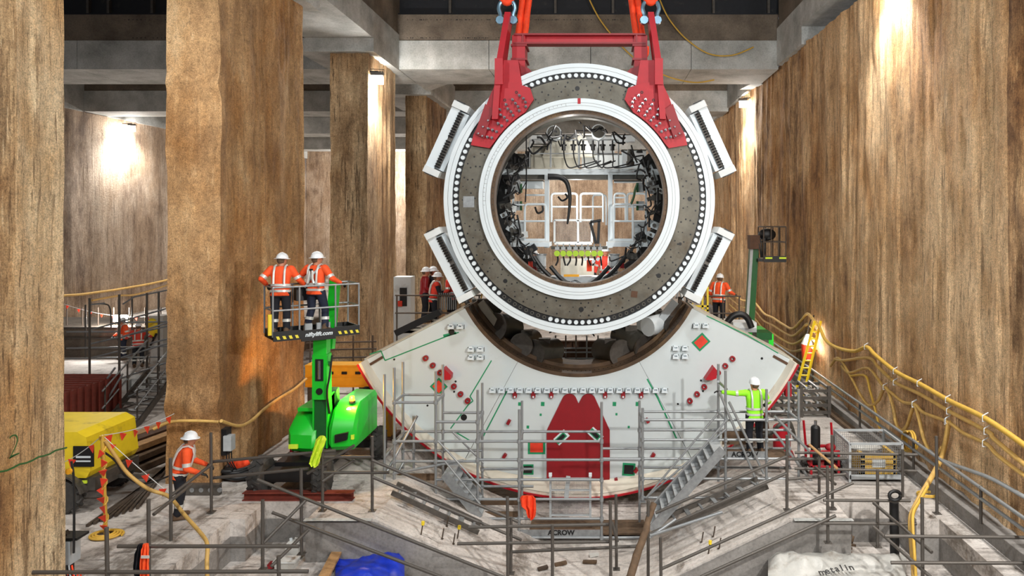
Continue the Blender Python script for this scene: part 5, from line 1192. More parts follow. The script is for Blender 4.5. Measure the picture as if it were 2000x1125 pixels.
hose('upper pale hose sagging along the far left wall', wl([(100, 580), (128, 577), (160, 575), (190, 571), (220, 567), (250, 562), (290, 555), (340, 544)]), .07, gid='hoses on the left wall')
hose('lower pale hose sagging along the far left wall', wl([(180, 587), (200, 583), (235, 577), (260, 576), (295, 567), (340, 552)]), .06, gid='hoses on the left wall')
hose('pair of tan cables hung across the pier behind the boom lift', [XP(u, v, -8.5) for u, v in ((432, 822), (465, 832), (490, 822), (515, 800), (545, 778), (575, 760), (598, 740))], .04, gid='cables on the pier')
hose('tan cable running along the front of the pier to the bunting', [P(300, 838, 16.7), P(335, 824, 16.75), P(380, 822, 16.75), P(428, 824, 16.75)], .035, gid='cables on the pier')
for L, lb in (([(1285, -10), (1300, 25), (1318, 52), (1345, 80), (1385, 105), (1430, 108), (1472, 92)], 'thin yellow cable sagging in front of the cross beam right of the sling'), ([(1147, -10), (1170, 35), (1205, 80), (1245, 118), (1300, 148), (1355, 161), (1395, 156)], 'thin yellow cable hanging behind the red lifting frame')):
    hose(lb, [P(u, v, 30.8) for u, v in L], .03, 'hose_yellow', 'cable', 'yellow_cable', 'yellow cables under the roof')
# ------------------------------------------------------------------ right side equipment
cg = thing('wire_cage', 'grey wire mesh cage holding a yellow crate, beside the right wall', 'cage', (6.34, 17.55, 0))
x0, x1, ya, yb_, zt = 5.74, 6.94, 17.0, 18.1, .88
for x in (x0, x1):
    for y in (ya, yb_): MB().box((x-.025, y-.025, 0), (x+.025, y+.025, zt)).build('corner_post', 'grey_box', cg)
for z in (.12, zt):
    for a, b in (((x0, ya), (x1, ya)), ((x1, ya), (x1, yb_)), ((x1, yb_), (x0, yb_)), ((x0, yb_), (x0, ya))): MB().bar((*a, z), (*b, z), .05, .05 if z > .5 else .1).build('frame_rail', 'grey_box', cg)
for a, b in (((x0, ya), (x1, ya)), ((x1, ya), (x1, yb_)), ((x1, yb_), (x0, yb_)), ((x0, yb_), (x0, ya))):
    h = MB(); A, B = V((*a, 0)), V((*b, 0))
    for i in range(1, 24): q = A.lerp(B, i/24); h.cyl(q+V((0, 0, .12)), q+V((0, 0, zt)), .004, n=4)
    for i in range(1, 14): z = .12+(zt-.12)*i/14; h.cyl(A+V((0, 0, z)), B+V((0, 0, z)), .004, n=4)
    stuff(h.build('mesh_side', 'galv', cg))
MB().box((x0, ya, .06), (x1, yb_, .1)).build('cage_floor', 'tube_dark', cg)
yc = thing('yellow_crate', 'yellow slatted crate inside the wire cage', 'crate', (6.4, 17.5, .12))
for z in (.14, .26, .38, .5): MB().box((6.05, 17.12, z), (6.85, 17.18, z+.09)).build('slat', 'hose_yellow', yc)
for x in (6.05, 6.78): MB().box((x, 17.12, .12), (x+.08, 17.8, .6)).build('end_panel', 'hose_yellow', yc)
MB().box((6.3, 17.10, .3), (6.6, 17.12, .48)).build('white_label', 'white_dirty', yc)
p = V((6.1, 17.6, .62)); MB().sph(p+V((.2, 0, 0)), .25, (1.6, 1, .35), 12, 8).build('plastic_wrap', 'poly_white', yc, 60)
tr = thing('gas_trolley', 'red trolley with a tall black gas bottle left of the wire cage', 'trolley', (5.2, 17.6, 0))
tx = P(1606, 900, 17.5).x
for dx in (-.32, .32):
    for dy in (-.2, .25): MB().bar((tx+dx, 17.5+dy, .08), (tx+dx, 17.5+dy, .62), .05, .05).build('frame_post', 'red', tr)
for z in (.25, .6):
    for dy in (-.2, .25): MB().bar((tx-.34, 17.5+dy, z), (tx+.34, 17.5+dy, z), .05, .06).build('frame_bar', 'red', tr)
MB().box((tx-.34, 17.3, .2), (tx+.34, 17.75, .24)).build('tray', 'red_dark', tr)
MB().bar((tx-.32, 17.75, .6), (tx-.36, 17.8, 1.2), .04, .04).build('handle', 'red', tr); MB().bar((tx+.32, 17.75, .6), (tx+.3, 17.8, 1.15), .04, .04).build('handle', 'red', tr)
for dx in (-.4, .4): wheel(tr, (tx+dx, 17.65, .17), (1 if dx > 0 else -1, 0, 0), .17, .1)
MB().cyl((tx+.15, 17.45, .24), (tx+.15, 17.45, .5), .12, n=14).build('engine', 'black', tr, 40); MB().sph((tx+.16, 17.4, .68), .11, (1.2, 1, .8), 10, 8).build('red_tank', 'red_dark', tr, 60)
gb = thing('gas_bottle', 'tall black gas bottle standing in the red trolley', 'gas bottle', (tx-.16, 17.5, .24))
MB().cyl((tx-.16, 17.5, .24), (tx-.16, 17.5, 1.1), .11, n=16).build('bottle_body', 'black', gb, 40); MB().sph((tx-.16, 17.5, 1.1), .11, (1, 1, .7), 14, 8).build('shoulder', 'black', gb, 60); MB().cyl((tx-.16, 17.5, 1.15), (tx-.16, 17.5, 1.28), .035, n=10).build('valve', 'chrome', gb)
rj = thing('red_tank', 'red upright tank with a grey hose behind the lime jacketed worker', 'tank', (P(1527, 888, 18.9).x, 18.9, 0)); cx = P(1527, 888, 18.9).x
MB().cyl((cx, 18.9, .1), (cx, 18.9, .72), .22, n=18).build('tank_body', 'red', rj, 40); MB().cyl((cx, 18.9, 0), (cx, 18.9, .12), .32, .28, 18).build('base', 'red', rj, 40); MB().sph((cx, 18.9, .72), .22, (1, 1, .5), 14, 8).build('dome', 'red', rj, 60); MB().cyl((cx, 18.9, .8), (cx, 18.9, .95), .05, n=10).build('cap', 'red_dark', rj)
hose('grey hose drooping from the red tank', [(cx-.7, 18.8, .55), (cx-.35, 18.7, .62), (cx-.1, 18.7, .85), (cx+.15, 18.75, .9), (cx+.3, 18.8, .5)], .05, 'motor_grey')
ld = thing('ladder', 'yellow ladder leaning against the right wall beyond the white segment', 'ladder', (6.6, 24.3, 0))
A0_, B0_ = P(1549, 784, 24.6), P(1591, 627, 25.2); A1_, B1_ = P(1567, 784, 24.6), P(1603, 627, 25.2); A0_.z = A1_.z = 0
MB().bar(A0_, B0_, .05, .08).build('stile', 'yellow', ld); MB().bar(A1_, B1_, .05, .08).build('stile', 'yellow', ld)
for i in range(11): f = (i+.5)/11; rod('rung', ld, A0_.lerp(B0_, f), A1_.lerp(B1_, f), .025, 'yellow')
bz = P(1576, 700, 26); bb = thing('red_bucket', 'red bucket lamp with white top hanging beside the yellow ladder', 'bucket', bz)
MB().cyl(bz, bz+V((0, 0, .5)), .17, .2, 18).build('bucket_body', 'red_bright', bb, 40); MB().cyl(bz+V((0, 0, .5)), bz+V((.02, 0, .85)), .2, .06, 16).build('white_bag', 'poly_white', bb, 40); MB().sph(bz+V((0, -.2, .58)), .1, (1, 1, 1), 12, 8).build('lamp_globe', 'lamp_glass', bb, 60)
MB().tube([bz+V((0, 0, .85)), bz+V((.15, .1, 1.3)), bz+V((.5, .5, 1.6))], .02, 6).build('hanging_rope', 'cable', bb)
point('bucket_lamp', bz+V((0, -.45, .7)), 60, .1)
# stacked grey racks and timbers by the wall
rk = thing('steel_rack', 'grey steel racks stacked near the foot of the yellow ladder', 'rack', (5.9, 22.8, 0))
for k in range(4):
    z = .15+k*.22
    for y in (22.6, 23.6): MB().bar((5.3, y, z), (7.0, y, z), .07, .09).build('rack_bar', 'tube_dark', rk)
    for i in range(6): MB().bar((5.3+i*.34, 22.6, z+.07), (5.3+i*.34, 23.6, z+.07), .06, .06).build('cross_bar', 'grey_box', rk)
for x in (5.3, 6.15, 7.0): MB().box((x-.05, 22.55, 0), (x+.05, 22.65, .95)).build('upright', 'tube_dark', rk)
for k in range(4):
    a, b = G(1596+k*9, 792), G(1664+k*7, 846); tag(MB().bar(a+V((0, 0, .06+.02*(k % 2))), b+V((0, 0, .06+.02*(k % 2))), .14, .09).build('timber_plank', 'timber_dark'), ['first', 'second', 'third', 'fourth'][k]+' timber plank from the left on the deck below the right wall', 'plank', 'planks by the right wall')
sp_ = thing('sheet_stack', 'pale panels and a green sheet lying behind the right end of the white segment', 'panels', (P(1470, 645, 23.2).x, 23.2, 2.3))
for (u0, v0, u1, v1, m_) in ((1432, 630, 1478, 641, 'white_dirty'), (1440, 641, 1478, 649, 'grey_box'), (1478, 650, 1508, 664, 'green_lift_dark')):
    a, b = P(u0, v0, 23.2), P(u1, v1, 23.2); MB().box((a.x, 23.2, b.z), (b.x, 23.9, a.z)).build('panel', m_, sp_)
MB().tube(spline([P(u, v, 22.9) for u, v in ((1420, 630), (1432, 617), (1448, 614), (1460, 622), (1468, 640))], 5), .1, 8).build('black_duct', 'black', sp_, 60)
MB().box((P(1450, 0, 23.3).x, 23.2, 0), (P(1500, 0, 23.3).x, 23.8, P(0, 664, 23.2).z)).build('stand', 'tube_dark', sp_)
hose('black hose coil hanging on the tube over the right pit', [P(1748+11*math.cos(t*.6), 968+9*math.sin(t*.6), 14.4+.01*t) for t in range(22)], .035, 'cable', 'hose coil', 'hose_coil')
o = MB().cyl(P(1746, 980, 14.9), P(1748, 1130, 14.9), .09, n=12).build('black_pipe', 'cable', None, 40); tag(o, 'black upright pipe standing in the right pit', 'pipe')
hose('yellow rope coil lying on the deck by the right wall', [G(1812, 970)+V((.22*math.cos(t), .16*math.sin(t), .03+.004*t)) for t in [i*.5 for i in range(26)]], .02, 'hose_yellow', 'rope', 'rope_coil')
hose('small yellow hose bundle hanging on the wall above the cage', [XP(1783+10*math.cos(t), 862+20*math.sin(t), 7.35)+V((-.004*i, 0, 0)) for i, t in enumerate([j*.45 for j in range(40)])], .025, 'hose_yellow', 'hose coil', 'hose_coil')
# ------------------------------------------------------------------ left side equipment
cp = thing('air_compressor', 'yellow trailer compressor half hidden by the nearest pier', 'compressor', (-11.5, 16, 0))
prof = [(-13.2, .72), (-10.5, .72), (-10.42, .85), (-10.5, 1.55), (-10.7, 1.66), (-13.2, 1.66)]
bd = MB().prism(prof, 15.2, 16.8).build('canopy', 'yellow', cp)
q = P(165, 892, 15.2); MB().box(q-V((.22, .02, .2)), q+V((.2, 0, .22))).build('black_decal', 'black', bd); MB().box(q+V((-.16, -.025, -.02)), q+V((.14, -.02, .02))).build('decal_text', 'white', bd); MB().box(q+V((-.16, -.025, -.1)), q+V((.14, -.02, -.07))).build('decal_text', 'white', bd)
MB().box((-13.2, 15.25, .45), (-10.35, 16.7, .72)).build('chassis', 'tube_dark', cp)
for i in range(3): MB().box((-11.6+i*.42, 15.22, .6), (-11.35+i*.42, 15.25, .66)).build('yellow_marker', 'hi_yellow', cp)
wheel(cp, (-10.95, 15.2, .36), (0, -1, 0), .36, .22); wheel(cp, (-10.95, 16.8, .36), (0, 1, 0), .36, .22)
MB().annulus(-10.95, .36, .42, .46, 15.05, 15.35, 10, 170, 16).build('mudguard', 'tube_dark', cp); MB().bar((-10.4, 16, .5), (-9.9, 16.2, .4), .08, .08).build('tow_bar', 'tube_dark', cp)
red_roll = MB().cyl((-12.3, 15.9, 1.8), (-11.6, 16.1, 1.8), .16, n=16).build('red_roll', 'red_dark', None, 40); tag(red_roll, 'dull red roll lying on top of the yellow compressor', 'roll')
red_roll.location = (-12.6, 16.0, 1.66)
rg = random.Random(21)
ordn = ['first', 'second', 'third', 'fourth', 'fifth', 'sixth', 'seventh', 'eighth', 'ninth', 'tenth', 'eleventh', 'twelfth', 'thirteenth', 'fourteenth', 'fifteenth', 'sixteenth']
k = 0
for lay in range(3):
    for i in range(5-lay):
        x = -13.3+i*.42+lay*.25; y0 = 17.4+rg.uniform(0, .4); z = .08+lay*.2
        o = MB().bar((x+.6, y0, z), (x+1.6+rg.uniform(-.3, .3), y0+3.4+rg.uniform(-.3, .5), z+.05+rg.uniform(0, .08)), .3, .13).build('timber_beam', rg.choice(['timber_dark', 'timber', 'timber_dark', 'rust_brown']))
        tag(o, '%s timber beam, counted up from the ground, in the pile behind the compressor' % ordn[k], 'timber', 'timber pile on the left'); k += 1
for i in range(8):
    a, b = G(170+i*14, 1030-i*5), G(318+i*4, 925-i*5)
    o = MB().bar(a+V((0, 0, .03)), b+V((0, 0, .03)), .05, .05).build('steel_bar', 'tube_rust'); tag(o, '%s long dark steel bar from the left on the deck behind the bunting pole' % ordn[i], 'steel bar', 'steel bars on the deck')
bp = thing('bunting_pole', 'pole wrapped with red flags and yellow rope on the left', 'pole', G(207, 1048)); b0 = G(207, 1048); top = P(200, 850, b0.y)
rod('pole', bp, b0, top, .035, 'hose_yellow')
MB().tube([b0.lerp(top, i/40)+V((.05*math.cos(i*.9), .05*math.sin(i*.9), 0)) for i in range(41)], .016, 5).build('wound_rope', 'hose_yellow', bp)
flag = MB().prism([(-.07, .06), (.07, .06), (0, -.09)], -.006, .006).mesh('flag', 'red_bright', (0, 0, 0))[0]
for i in range(9): p = b0.lerp(top, .1+i*.09); shared(flag, 'flag', bp, p+V((rg.uniform(-.04, .04), -.06, 0)), (rg.uniform(-.5, .5), rg.uniform(-.6, .6), rg.uniform(-.5, .5)))
def bunting(label, a, b, n, sag):
    t = thing('bunting', label, 'bunting', (V(a)+V(b))/2, 'strings of red flags'); a, b = V(a), V(b)
    f = lambda s: a.lerp(b, s)-V((0, 0, sag*4*s*(1-s)))
    MB().tube([f(i/20) for i in range(21)], .008, 5).build('string', 'white_dirty', t)
    for i in range(n): p = f((i+.5)/n); shared(flag, 'flag', t, p-V((0, 0, .08)), (0, rg.uniform(-.3, .3), rg.uniform(-.5, .5)))
bunting('string of red flags from the wrapped pole up to the pier', top, P(340, 808, 16.7), 6, .08); bunting('string of red flags from the wrapped pole down to the handrail', top, P(334, 966, 14.6), 4, .02); bunting('string of red flags from the wrapped pole to the compressor', top, P(120, 905, 14.4), 2, .05)
bunting('long string of red flags across the far left bay', P(120, 592, 33), P(345, 612, 33), 10, .35); bunting('short string of red flags low in the far left bay', P(120, 645, 33), P(215, 645, 33), 3, .1)
hose('yellow rope coiled flat around the foot of the wrapped pole', [b0+V(((.3-.004*i)*math.cos(i*.5), (.25-.003*i)*math.sin(i*.5), .03+.001*i)) for i in range(44)], .022, 'hose_yellow', 'rope', 'rope_coil')
hose('yellow hose sweeping from the wrapped pole down to the left corner of the pit', [top+V((.05, 0, -.1)), P(225, 890, 14.2), P(250, 925, 14.3), P(290, 955, 14.3), P(330, 970, 14.4), P(360, 1005, 14.0), P(395, 1045, 13.4), P(405, 1065, 13.0), P(404, 1100, 12.8), P(406, 1150, 12.6)], .035)
hose('dark cable sagging from the wrapped pole across the deck', [top+V((0, 0, -.3)), P(225, 900, 14.6), P(245, 930, 14.8), P(280, 945, 15.2), P(330, 930, 16)], .02, 'cable', 'cable', 'cable')
rod_t = rail('tube post and rail beside the worker at the left', G(334, 1060), [(333, 895, 13.9, 334, 1062, 13.9), (334, 968, 13.9, 412, 908, 14.8), (300, 1005, 13.2, 375, 945, 14.2), (412, 845, 15.2, 413, 1000, 15.2)])
eb = thing('electrical_box', 'grey electrical box on a black stand at the foot of the nearest pier', 'electrical box', (-8.4, 12.2, 0)); q = P(120, 1080, 12.15)
MB().box(q-V((.14, .0, .2)), q+V((.14, .25, .18))).build('enclosure', 'grey_box', eb); MB().box(q+V((-.2, -.06, -.05)), q+V((-.05, .02, .07))).build('socket_box', 'grey_box', eb); MB().bar(q+V((-.35, 0, .1)), q+V((-.35, 0, .38)), .1, .1).build('stand_post', 'black', eb)
MB().bar(q+V((-.4, 0, .02)), q+V((.1, 0, .34)), .08, .08).build('stand_brace', 'black', eb); MB().box(q+V((-.22, .05, -.75)), q+V((-.14, .13, .2))).build('stand_leg', 'black', eb); MB().box(q+V((.05, .05, -.75)), q+V((.12, .13, -.1))).build('stand_leg', 'black', eb)
MB().box(q+V((-.1, .0, .2)), q+V((.25, .3, .24))).build('hood', 'black', eb)
for i in range(4): MB().tube(spline([q+V((.02+.05*i, 0, -.2)), q+V((.08+.06*i, -.05, -.4)), q+V((.16+.05*i, 0, -.3)), q+V((.2+.03*i, .02, -.7))], 5), .014, 5).build('cable', ['sling', 'cable', 'grey_box', 'sling'][i], eb)
MB().tube(spline([q+V((.2, 0, .0)), q+V((.22, -.02, .5)), q+V((.2, 0, 1.2)), q+V((.16, 0, 1.5))], 5), .02, 5).build('riser_cable', 'cable', eb)
MB().cyl(q+V((.15, -.06, 1.35)), q+V((.15, -.02, 1.35)), .05, n=10).build('amber_marker', 'amber', eb)
e2 = thing('electrical_box', 'small grey electrical box on the foot of the pier behind the boom lift', 'electrical box', (-8.5, 17.2, .5)); q = P(447, 865, 17.0)
MB().box(q-V((.16, .04, .28)), q+V((-.04, .2, .32))).build('back_board', 'black', e2); MB().box(q-V((.08, .1, .16)), q+V((.1, .1, .18))).build('enclosure', 'grey_box', e2)
for i in range(3): MB().tube(spline([q+V((-.04+.05*i, 0, -.16)), q+V((-.02+.06*i, -.05, -.4)), q+V((.1+.04*i, 0, -.62))], 5), .014, 5).build('cable', 'cable', e2)
# pile of dark hoses and an orange rag at the pier foot
hose('heap of dark hoses at the foot of the pier behind the boom lift', [G(462, 935)+V((.3*math.cos(i*.8)+.1*math.sin(i*.31), .25*math.sin(i*.8), .06+.005*i)) for i in range(46)], .05, 'cable', 'hose coil', 'hose_coil')
def rag(label, at, blobs, mat, cat, name):
    m = MB()
    for x, y, z, r, sx, sz in blobs: m.sph((x, y, z), r, (sx, .6, sz), 10, 8)
    o = fuse(m, name, mat, None, .02, Matrix.Translation(V(at)), 2); tag(o, label, cat); return o
def drape(label, at, rows, mat, cat='jacket', name='hanging_jacket', th=.05, seed=1):
    """hanging cloth: rows of (z, left, right) from top to bottom, pleated across its width"""
    at = V(at); r_ = random.Random(seed); n = 18; rings = []; ph = r_.uniform(0, 6)
    fine = []
    for (z0, l0, r0), (z1, l1, r1) in zip(rows, rows[1:]):
        for k_ in range(4): f = k_/4; fine.append((z0+(z1-z0)*f, l0+(l1-l0)*f, r0+(r1-r0)*f))
    fine.append(rows[-1])
    for q_, (z, l, r) in enumerate(fine):
        fr, bk_ = [], []; amp = .012+.03*min(1, q_/6)
        for i in range(n):
            f = i/(n-1); e = math.sin(math.pi*f)**.5; fold = amp*math.sin(f*15+ph+q_*.22)+.012*math.sin(f*31+q_*.5)
            x = l+(r-l)*f+r_.uniform(-.005, .005); dz = .02*math.sin(f*9+ph) if q_ == len(fine)-1 else 0
            fr.append(at+V((x, -th*e*.6+fold, z+dz))); bk_.append(at+V((x, th*e*.6+.4*fold, z+dz)))
        rings.append(fr+bk_[::-1])
    o = MB().loft(rings).build(name, mat, None, 60); tag(o, label, cat); return o
rag('orange rag lying on the heap of dark hoses', G(470, 930)+V((0, -.1, .28)), [(0, 0, 0, .16, 1.2, .7), (.15, 0, .05, .12, 1, .8), (-.15, .05, .02, .1, 1.2, .7)], 'sling', 'rag', 'orange_rag')
drape('lime jacket hung over a tube in front of the boom lift', P(622, 880, y1-.1), [(.3, .02, .12), (.22, -.06, .16), (.05, -.1, .1), (-.1, -.15, .06), (-.25, -.19, .02), (-.32, -.12, -.01)], 'hi_yellow', seed=2)
drape('bright orange jacket hung on the scaffold left of the mesh gate', P(1032, 990, YF-.12), [(.26, -.14, .1), (.2, -.19, .17), (.02, -.16, .18), (-.06, -.06, .18), (-.22, -.02, .16), (-.27, .02, .12)], 'sling', seed=3)
o = drape('orange and dark jacket hung on the bottom left tube', P(283, 1098, 12.1), [(.3, -.02, .05), (.2, -.05, .07), (-.05, -.06, .07), (-.3, -.06, .08)], 'hivis_orange', seed=4)
q = drape('dark', P(272, 1098, 12.14), [(.3, -.01, .06), (.15, -.06, .07), (-.1, -.08, .07), (-.3, -.06, .06)], 'black_cloth', name='dark_half', seed=5)
del q['label'], q['category']; q.parent = o; q.location = V(WO[q.name])-WO[o.name]
for dz in (.06, -.18): MB().box(P(283, 1098, 12.0)+V((-.065, -.0, dz)), P(283, 1098, 12.02)+V((.075, .0, dz+.05))).build('reflective_band', 'reflective', o)
# rust beam, perforated beam, cradle stubs
rb = thing('steel_beam', 'rust red steel beam lying along the edge of the left notch', 'steel beam', G(570, 985)); a, b = G(465, 985), G(682, 985); b.y = a.y = 15.95
MB().box((a.x, 15.85, .0), (b.x, 16.05, .02)).build('flange', 'rust', rb); MB().box((a.x, 15.94, .02), (b.x, 15.97, .15)).build('web', 'rust', rb); MB().box((a.x, 15.85, .15), (b.x, 16.05, .17)).build('flange', 'rust', rb)
pb = thing('perforated_beam', 'grey perforated steel beam lying in front of the pier', 'steel beam', G(400, 968)); a, b = G(375, 968), G(428, 968)
MB().box((a.x-.3, a.y, .0), (b.x, a.y+.12, .24)).build('beam_body', 'tube_dark', pb)
for i in range(5): x = a.x-.2+i*.2; MB().cyl((x, a.y-.01, .12), (x, a.y+.02, .12), .05, n=12).build('bolt_hole', 'galv', pb)
ramp_z = lambda x: (0 if x < -4.5 else -1.45*(x+4.5)/3.2 if x < -1.3 else -1.45 if x < .85 else -1.45+1.45*(x-.85)/3.0)
for i, (u, v, Y, yel) in enumerate([(893, 1044, 15.6, 1), (872, 1030, 15.9, 0), (863, 1058, 15.3, 0), (885, 1068, 15.3, 0), (822, 1046, 15.1, 1), (1383, 1066, 15.1, 1), (1370, 1040, 15.7, 0), (1393, 1028, 15.7, 0), (1404, 1056, 15.1, 0)]):
    x = P(u, v, Y).x; z = ramp_z(x); s_ = 'left' if u < 1131 else 'right'
    t = thing('rebar_stub', '%s rebar stub %s on the %s cradle slope' % (ordn[i % 5], 'with a yellow cap' if yel else 'without a cap', s_), 'rebar', (x, Y, z), 'rebar stubs on the cradle')
    rod('bar', t, (x, Y, z-.02), (x+.04, Y, z+.22), .014, 'tube_rust')
    if yel: MB().cyl((x+.04, Y, z+.2), (x+.045, Y, z+.27), .035, n=10).build('cap', 'yellow', t)
    else: MB().box((x-.03, Y-.03, z), (x+.03, Y+.03, z+.008)).build('weld_plate', 'tube_rust', t)
# log leaning in the middle foreground
a, b = P(1226, 1140, 13.6), P(1278, 984, 14.6)
o = MB().tube([a.lerp(b, i/12)+V((rg.uniform(-.015, .015), rg.uniform(-.015, .015), 0)) for i in range(13)], [.085-.002*i+rg.uniform(-.006, .006) for i in range(13)], 10).build('rough_pole', 'timber_dark', None, 60); tag(o, 'rough dark timber pole leaning across the middle foreground', 'timber pole')
# ------------------------------------------------------------------ things in the pits
zp = -.85
def lump(u0, v0, u1, v1, nx, ny, amp, seed, zbase):
    g = []; r_ = np.random.RandomState(seed)
    for j in range(ny):
        row = []
        for i in range(nx):
            u, v = u0+(u1-u0)*i/(nx-1), v0+(v1-v0)*j/(ny-1); p = G(u, v, zbase)
            n_ = vnoise(np.array([[p.x*2.2, p.y*2.2, seed]]), seed)[0]+.5*vnoise(np.array([[p.x*6, p.y*6, seed]]), seed+1)[0]
            e = min(i, nx-1-i, j, ny-1-j)/3; p.z = zbase+.04+max(0, (n_*.5+.6))*amp*min(1, e+.15); row.append(p)
        g.append(row)
    return g
o = MB().sheet(lump(655, 1092, 790, 1150, 26, 16, .22, 3, zp), .02).build('blue_tarp', 'blue_tarp', None, 60); tag(o, 'crumpled blue tarpaulin in the left pit', 'tarpaulin')
a, b = G(627, 1150, zp)+V((0, 0, .12)), G(662, 1090, zp)+V((0, 0, .2)); tag(MB().bar(a, b, .2, .05).build('timber_plank', 'timber'), 'pale timber plank lying on the edge of the blue tarpaulin', 'plank')
jc = thing('jerrycan', 'white plastic jerrycan standing in the left notch', 'jerrycan', G(573, 1092, zp)); q = G(573, 1092, zp)
MB().loft([[q+V((x*s_, y*s_, z)) for x, y in ((-.13, -.09), (.13, -.09), (.15, 0), (.13, .09), (-.13, .09), (-.15, 0))] for z, s_ in ((0, .95), (.03, 1), (.3, 1), (.36, .75), (.38, .5))]).build('can_body', 'poly_white', jc, 30); MB().cyl(q+V((-.05, 0, .38)), q+V((-.05, 0, .42)), .03, n=10).build('cap', 'white', jc); MB().tube([q+V((.02, 0, .36)), q+V((.04, 0, .43)), q+V((.1, 0, .42)), q+V((.12, 0, .34))], .014, 6).build('handle', 'poly_white', jc)
tu = thing('white_tub', 'dirty white tub lying in the left pit', 'tub', G(560, 1108, zp)); q = G(560, 1110, zp)
MB().loft([[q+V((x*s_, y*s_, z)) for x, y in ((-.2, -.13), (.2, -.13), (.2, .13), (-.2, .13))] for z, s_ in ((0, .9), (.16, 1))]).build('tub_body', 'poly_white', tu); MB().box(q+V((-.22, -.15, .16)), q+V((.22, .15, .19))).build('lid', 'white_dirty', tu); MB().box(q+V((-.36, -.06, .02)), q+V((-.25, .1, .1))).build('red_label', 'red_dark', tu)
o = MB().sheet(lump(1500, 1088, 1770, 1160, 34, 16, .26, 8, zp), .02).build('white_tarp', 'poly_white', None, 60); tag(o, 'dirty white plastic sheet with black lettering in the right pit', 'plastic sheet')
for i, ch in enumerate('metalin'):
    p = G(1606+i*9.4, 1118-2.2*math.sin(i/6*math.pi)-i*1.6, zp+.3); lettering(ch, 'black', o, p, .2, (.35, 0, .12), 'lettering', .004)
rg2 = random.Random(4)
o = MB()
for i in range(60):
    p = G(rg2.uniform(1590, 1665), rg2.uniform(1066, 1092), zp); o.bar(p+V((0, 0, rg2.uniform(.03, .2))), p+V((rg2.uniform(-.2, .2), rg2.uniform(-.15, .15), rg2.uniform(.03, .35))), .03, .04)
o = stuff(o.build('debris_heap', 'timber_dark')); o['label'] = 'heap of brown debris behind the white plastic sheet'; o['category'] = 'debris'
for i, (u, v, mt, w_) in enumerate([(1152, 1100, 'timber_dark', .3), (1095, 1106, 'timber_dark', .25), (1000, 1085, 'poly_white', .15), (1160, 1088, 'poly_white', .2), (1010, 1110, 'tube_dark', .2), (1060, 1115, 'tube_rust', .2)]):
    p = G(u, v, -1.45); o = MB().bar(p+V((-w_/2, 0, .03)), p+V((w_/2, rg2.uniform(-.1, .1), .05)), .09, .05).build('offcut', mt); tag(o, '%s small offcut from the left lying on the low middle floor' % ordn[sorted([1152, 1095, 1000, 1160, 1010, 1060]).index(u)], 'offcut', 'offcuts on the low floor')
# ------------------------------------------------------------------ behind the boom lift
yb2 = thing('yellow_girder', 'ochre yellow steel girder lying behind the boom lift', 'girder', (-8.3, 23, .7)); a, b = P(596, 713, 23), P(722, 756, 23)
MB().box((a.x, 23, b.z), (b.x, 23.6, a.z)).build('box_body', 'amber', yb2)
for z in (b.z+.02, (a.z+b.z)/2, a.z-.02): MB().box((a.x, 22.97, z-.02), (b.x, 23, z+.02)).build('edge_rib', 'amber', yb2)
for i in range(4): x = a.x+.3+i*.42; MB().box((x, 22.96, a.z-.28), (x+.16, 23, a.z-.2)).build('dark_plate', 'black', yb2)
for x in (a.x+.2, b.x-.2): MB().box((x-.15, 23.05, 0), (x+.15, 23.5, b.z)).build('trestle', 'tube_dark', yb2)
rm = thing('red_pump', 'red pump with dark hose on a stand behind the boom lift', 'pump', (P(705, 870, 19.8).x, 19.8, 0)); q = P(700, 778, 19.8)
MB().cyl(q+V((-.25, 0, -.1)), q+V((.05, 0, .12)), .16, n=14).build('pump_body', 'red_bright', rm, 40); MB().cyl(q+V((.0, 0, .12)), q+V((.3, .05, .02)), .1, n=12).build('outlet', 'red_bright', rm, 40); MB().cyl(q+V((.2, -.1, -.2)), q+V((.2, -.1, .1)), .12, n=14).build('filter', 'black', rm, 40); MB().tube(spline([q+V((.1, 0, .15)), q+V((.2, -.05, .28)), q+V((.36, 0, .2)), q+V((.38, 0, -.1))], 5), .05, 8).build('pump_hose', 'cable', rm)
MB().box(q+V((-.3, -.15, -q.z)), q+V((.35, .2, -.22))).build('stand', 'rust_brown', rm)
# ------------------------------------------------------------------ far left bay
fm = thing('steel_formwork', 'rust red ribbed steel formwork box in the left bay', 'formwork', (-16.2, 20.4, 0))
MB().box((-18, 18, 0), (-14.55, 22.6, 1.3)).build('box_body', 'rust', fm)
for i in range(16): MB().box((-14.56, 18.1+i*.29, .02), (-14.5, 18.2+i*.29, 1.3)).build('side_rib', 'rust', fm)
for i in range(16): MB().box((-18, 18.1+i*.29, 1.3), (-14.55, 18.16+i*.29, 1.34)).build('top_rib', 'rust', fm)
bs = thing('concrete_plinth', 'low dark concrete plinth across the far left bay', 'plinth', (-21, 34, 0)); MB().box((-29, 32.5, 0), (-13.5, 36, 1.3)).build('plinth_body', 'beam_brown', bs)
for z in (.35, .8, 1.25): MB().box((-29, 32.4, z), (-13.5, 32.5, z+.08)).build('ledge', 'tube_dark', bs)
for i in range(20): rod('rebar', bs, (-28+i*.7, 33.2, 1.3), (-28+i*.7, 33.2, 2.1), .03, 'tube_rust')
st = thing('scaffold_stair', 'dark steel stair with railings in the far left bay', 'stair', (-15.5, 22, 0), 'scaffold stairs')
a, b = P(200, 850, 21.5), P(292, 722, 24.5); a.z = 0; wv = V((1.0, -.1, 0))
for off in (V((0, 0, 0)), wv): MB().bar(a+off, b+off, .05, .22).build('stringer', 'tube_dark', st)
for i in range(9): p = a.lerp(b, (i+.5)/9); MB().bar(p, p+wv, .24, .03).build('tread', 'tube_dark', st)
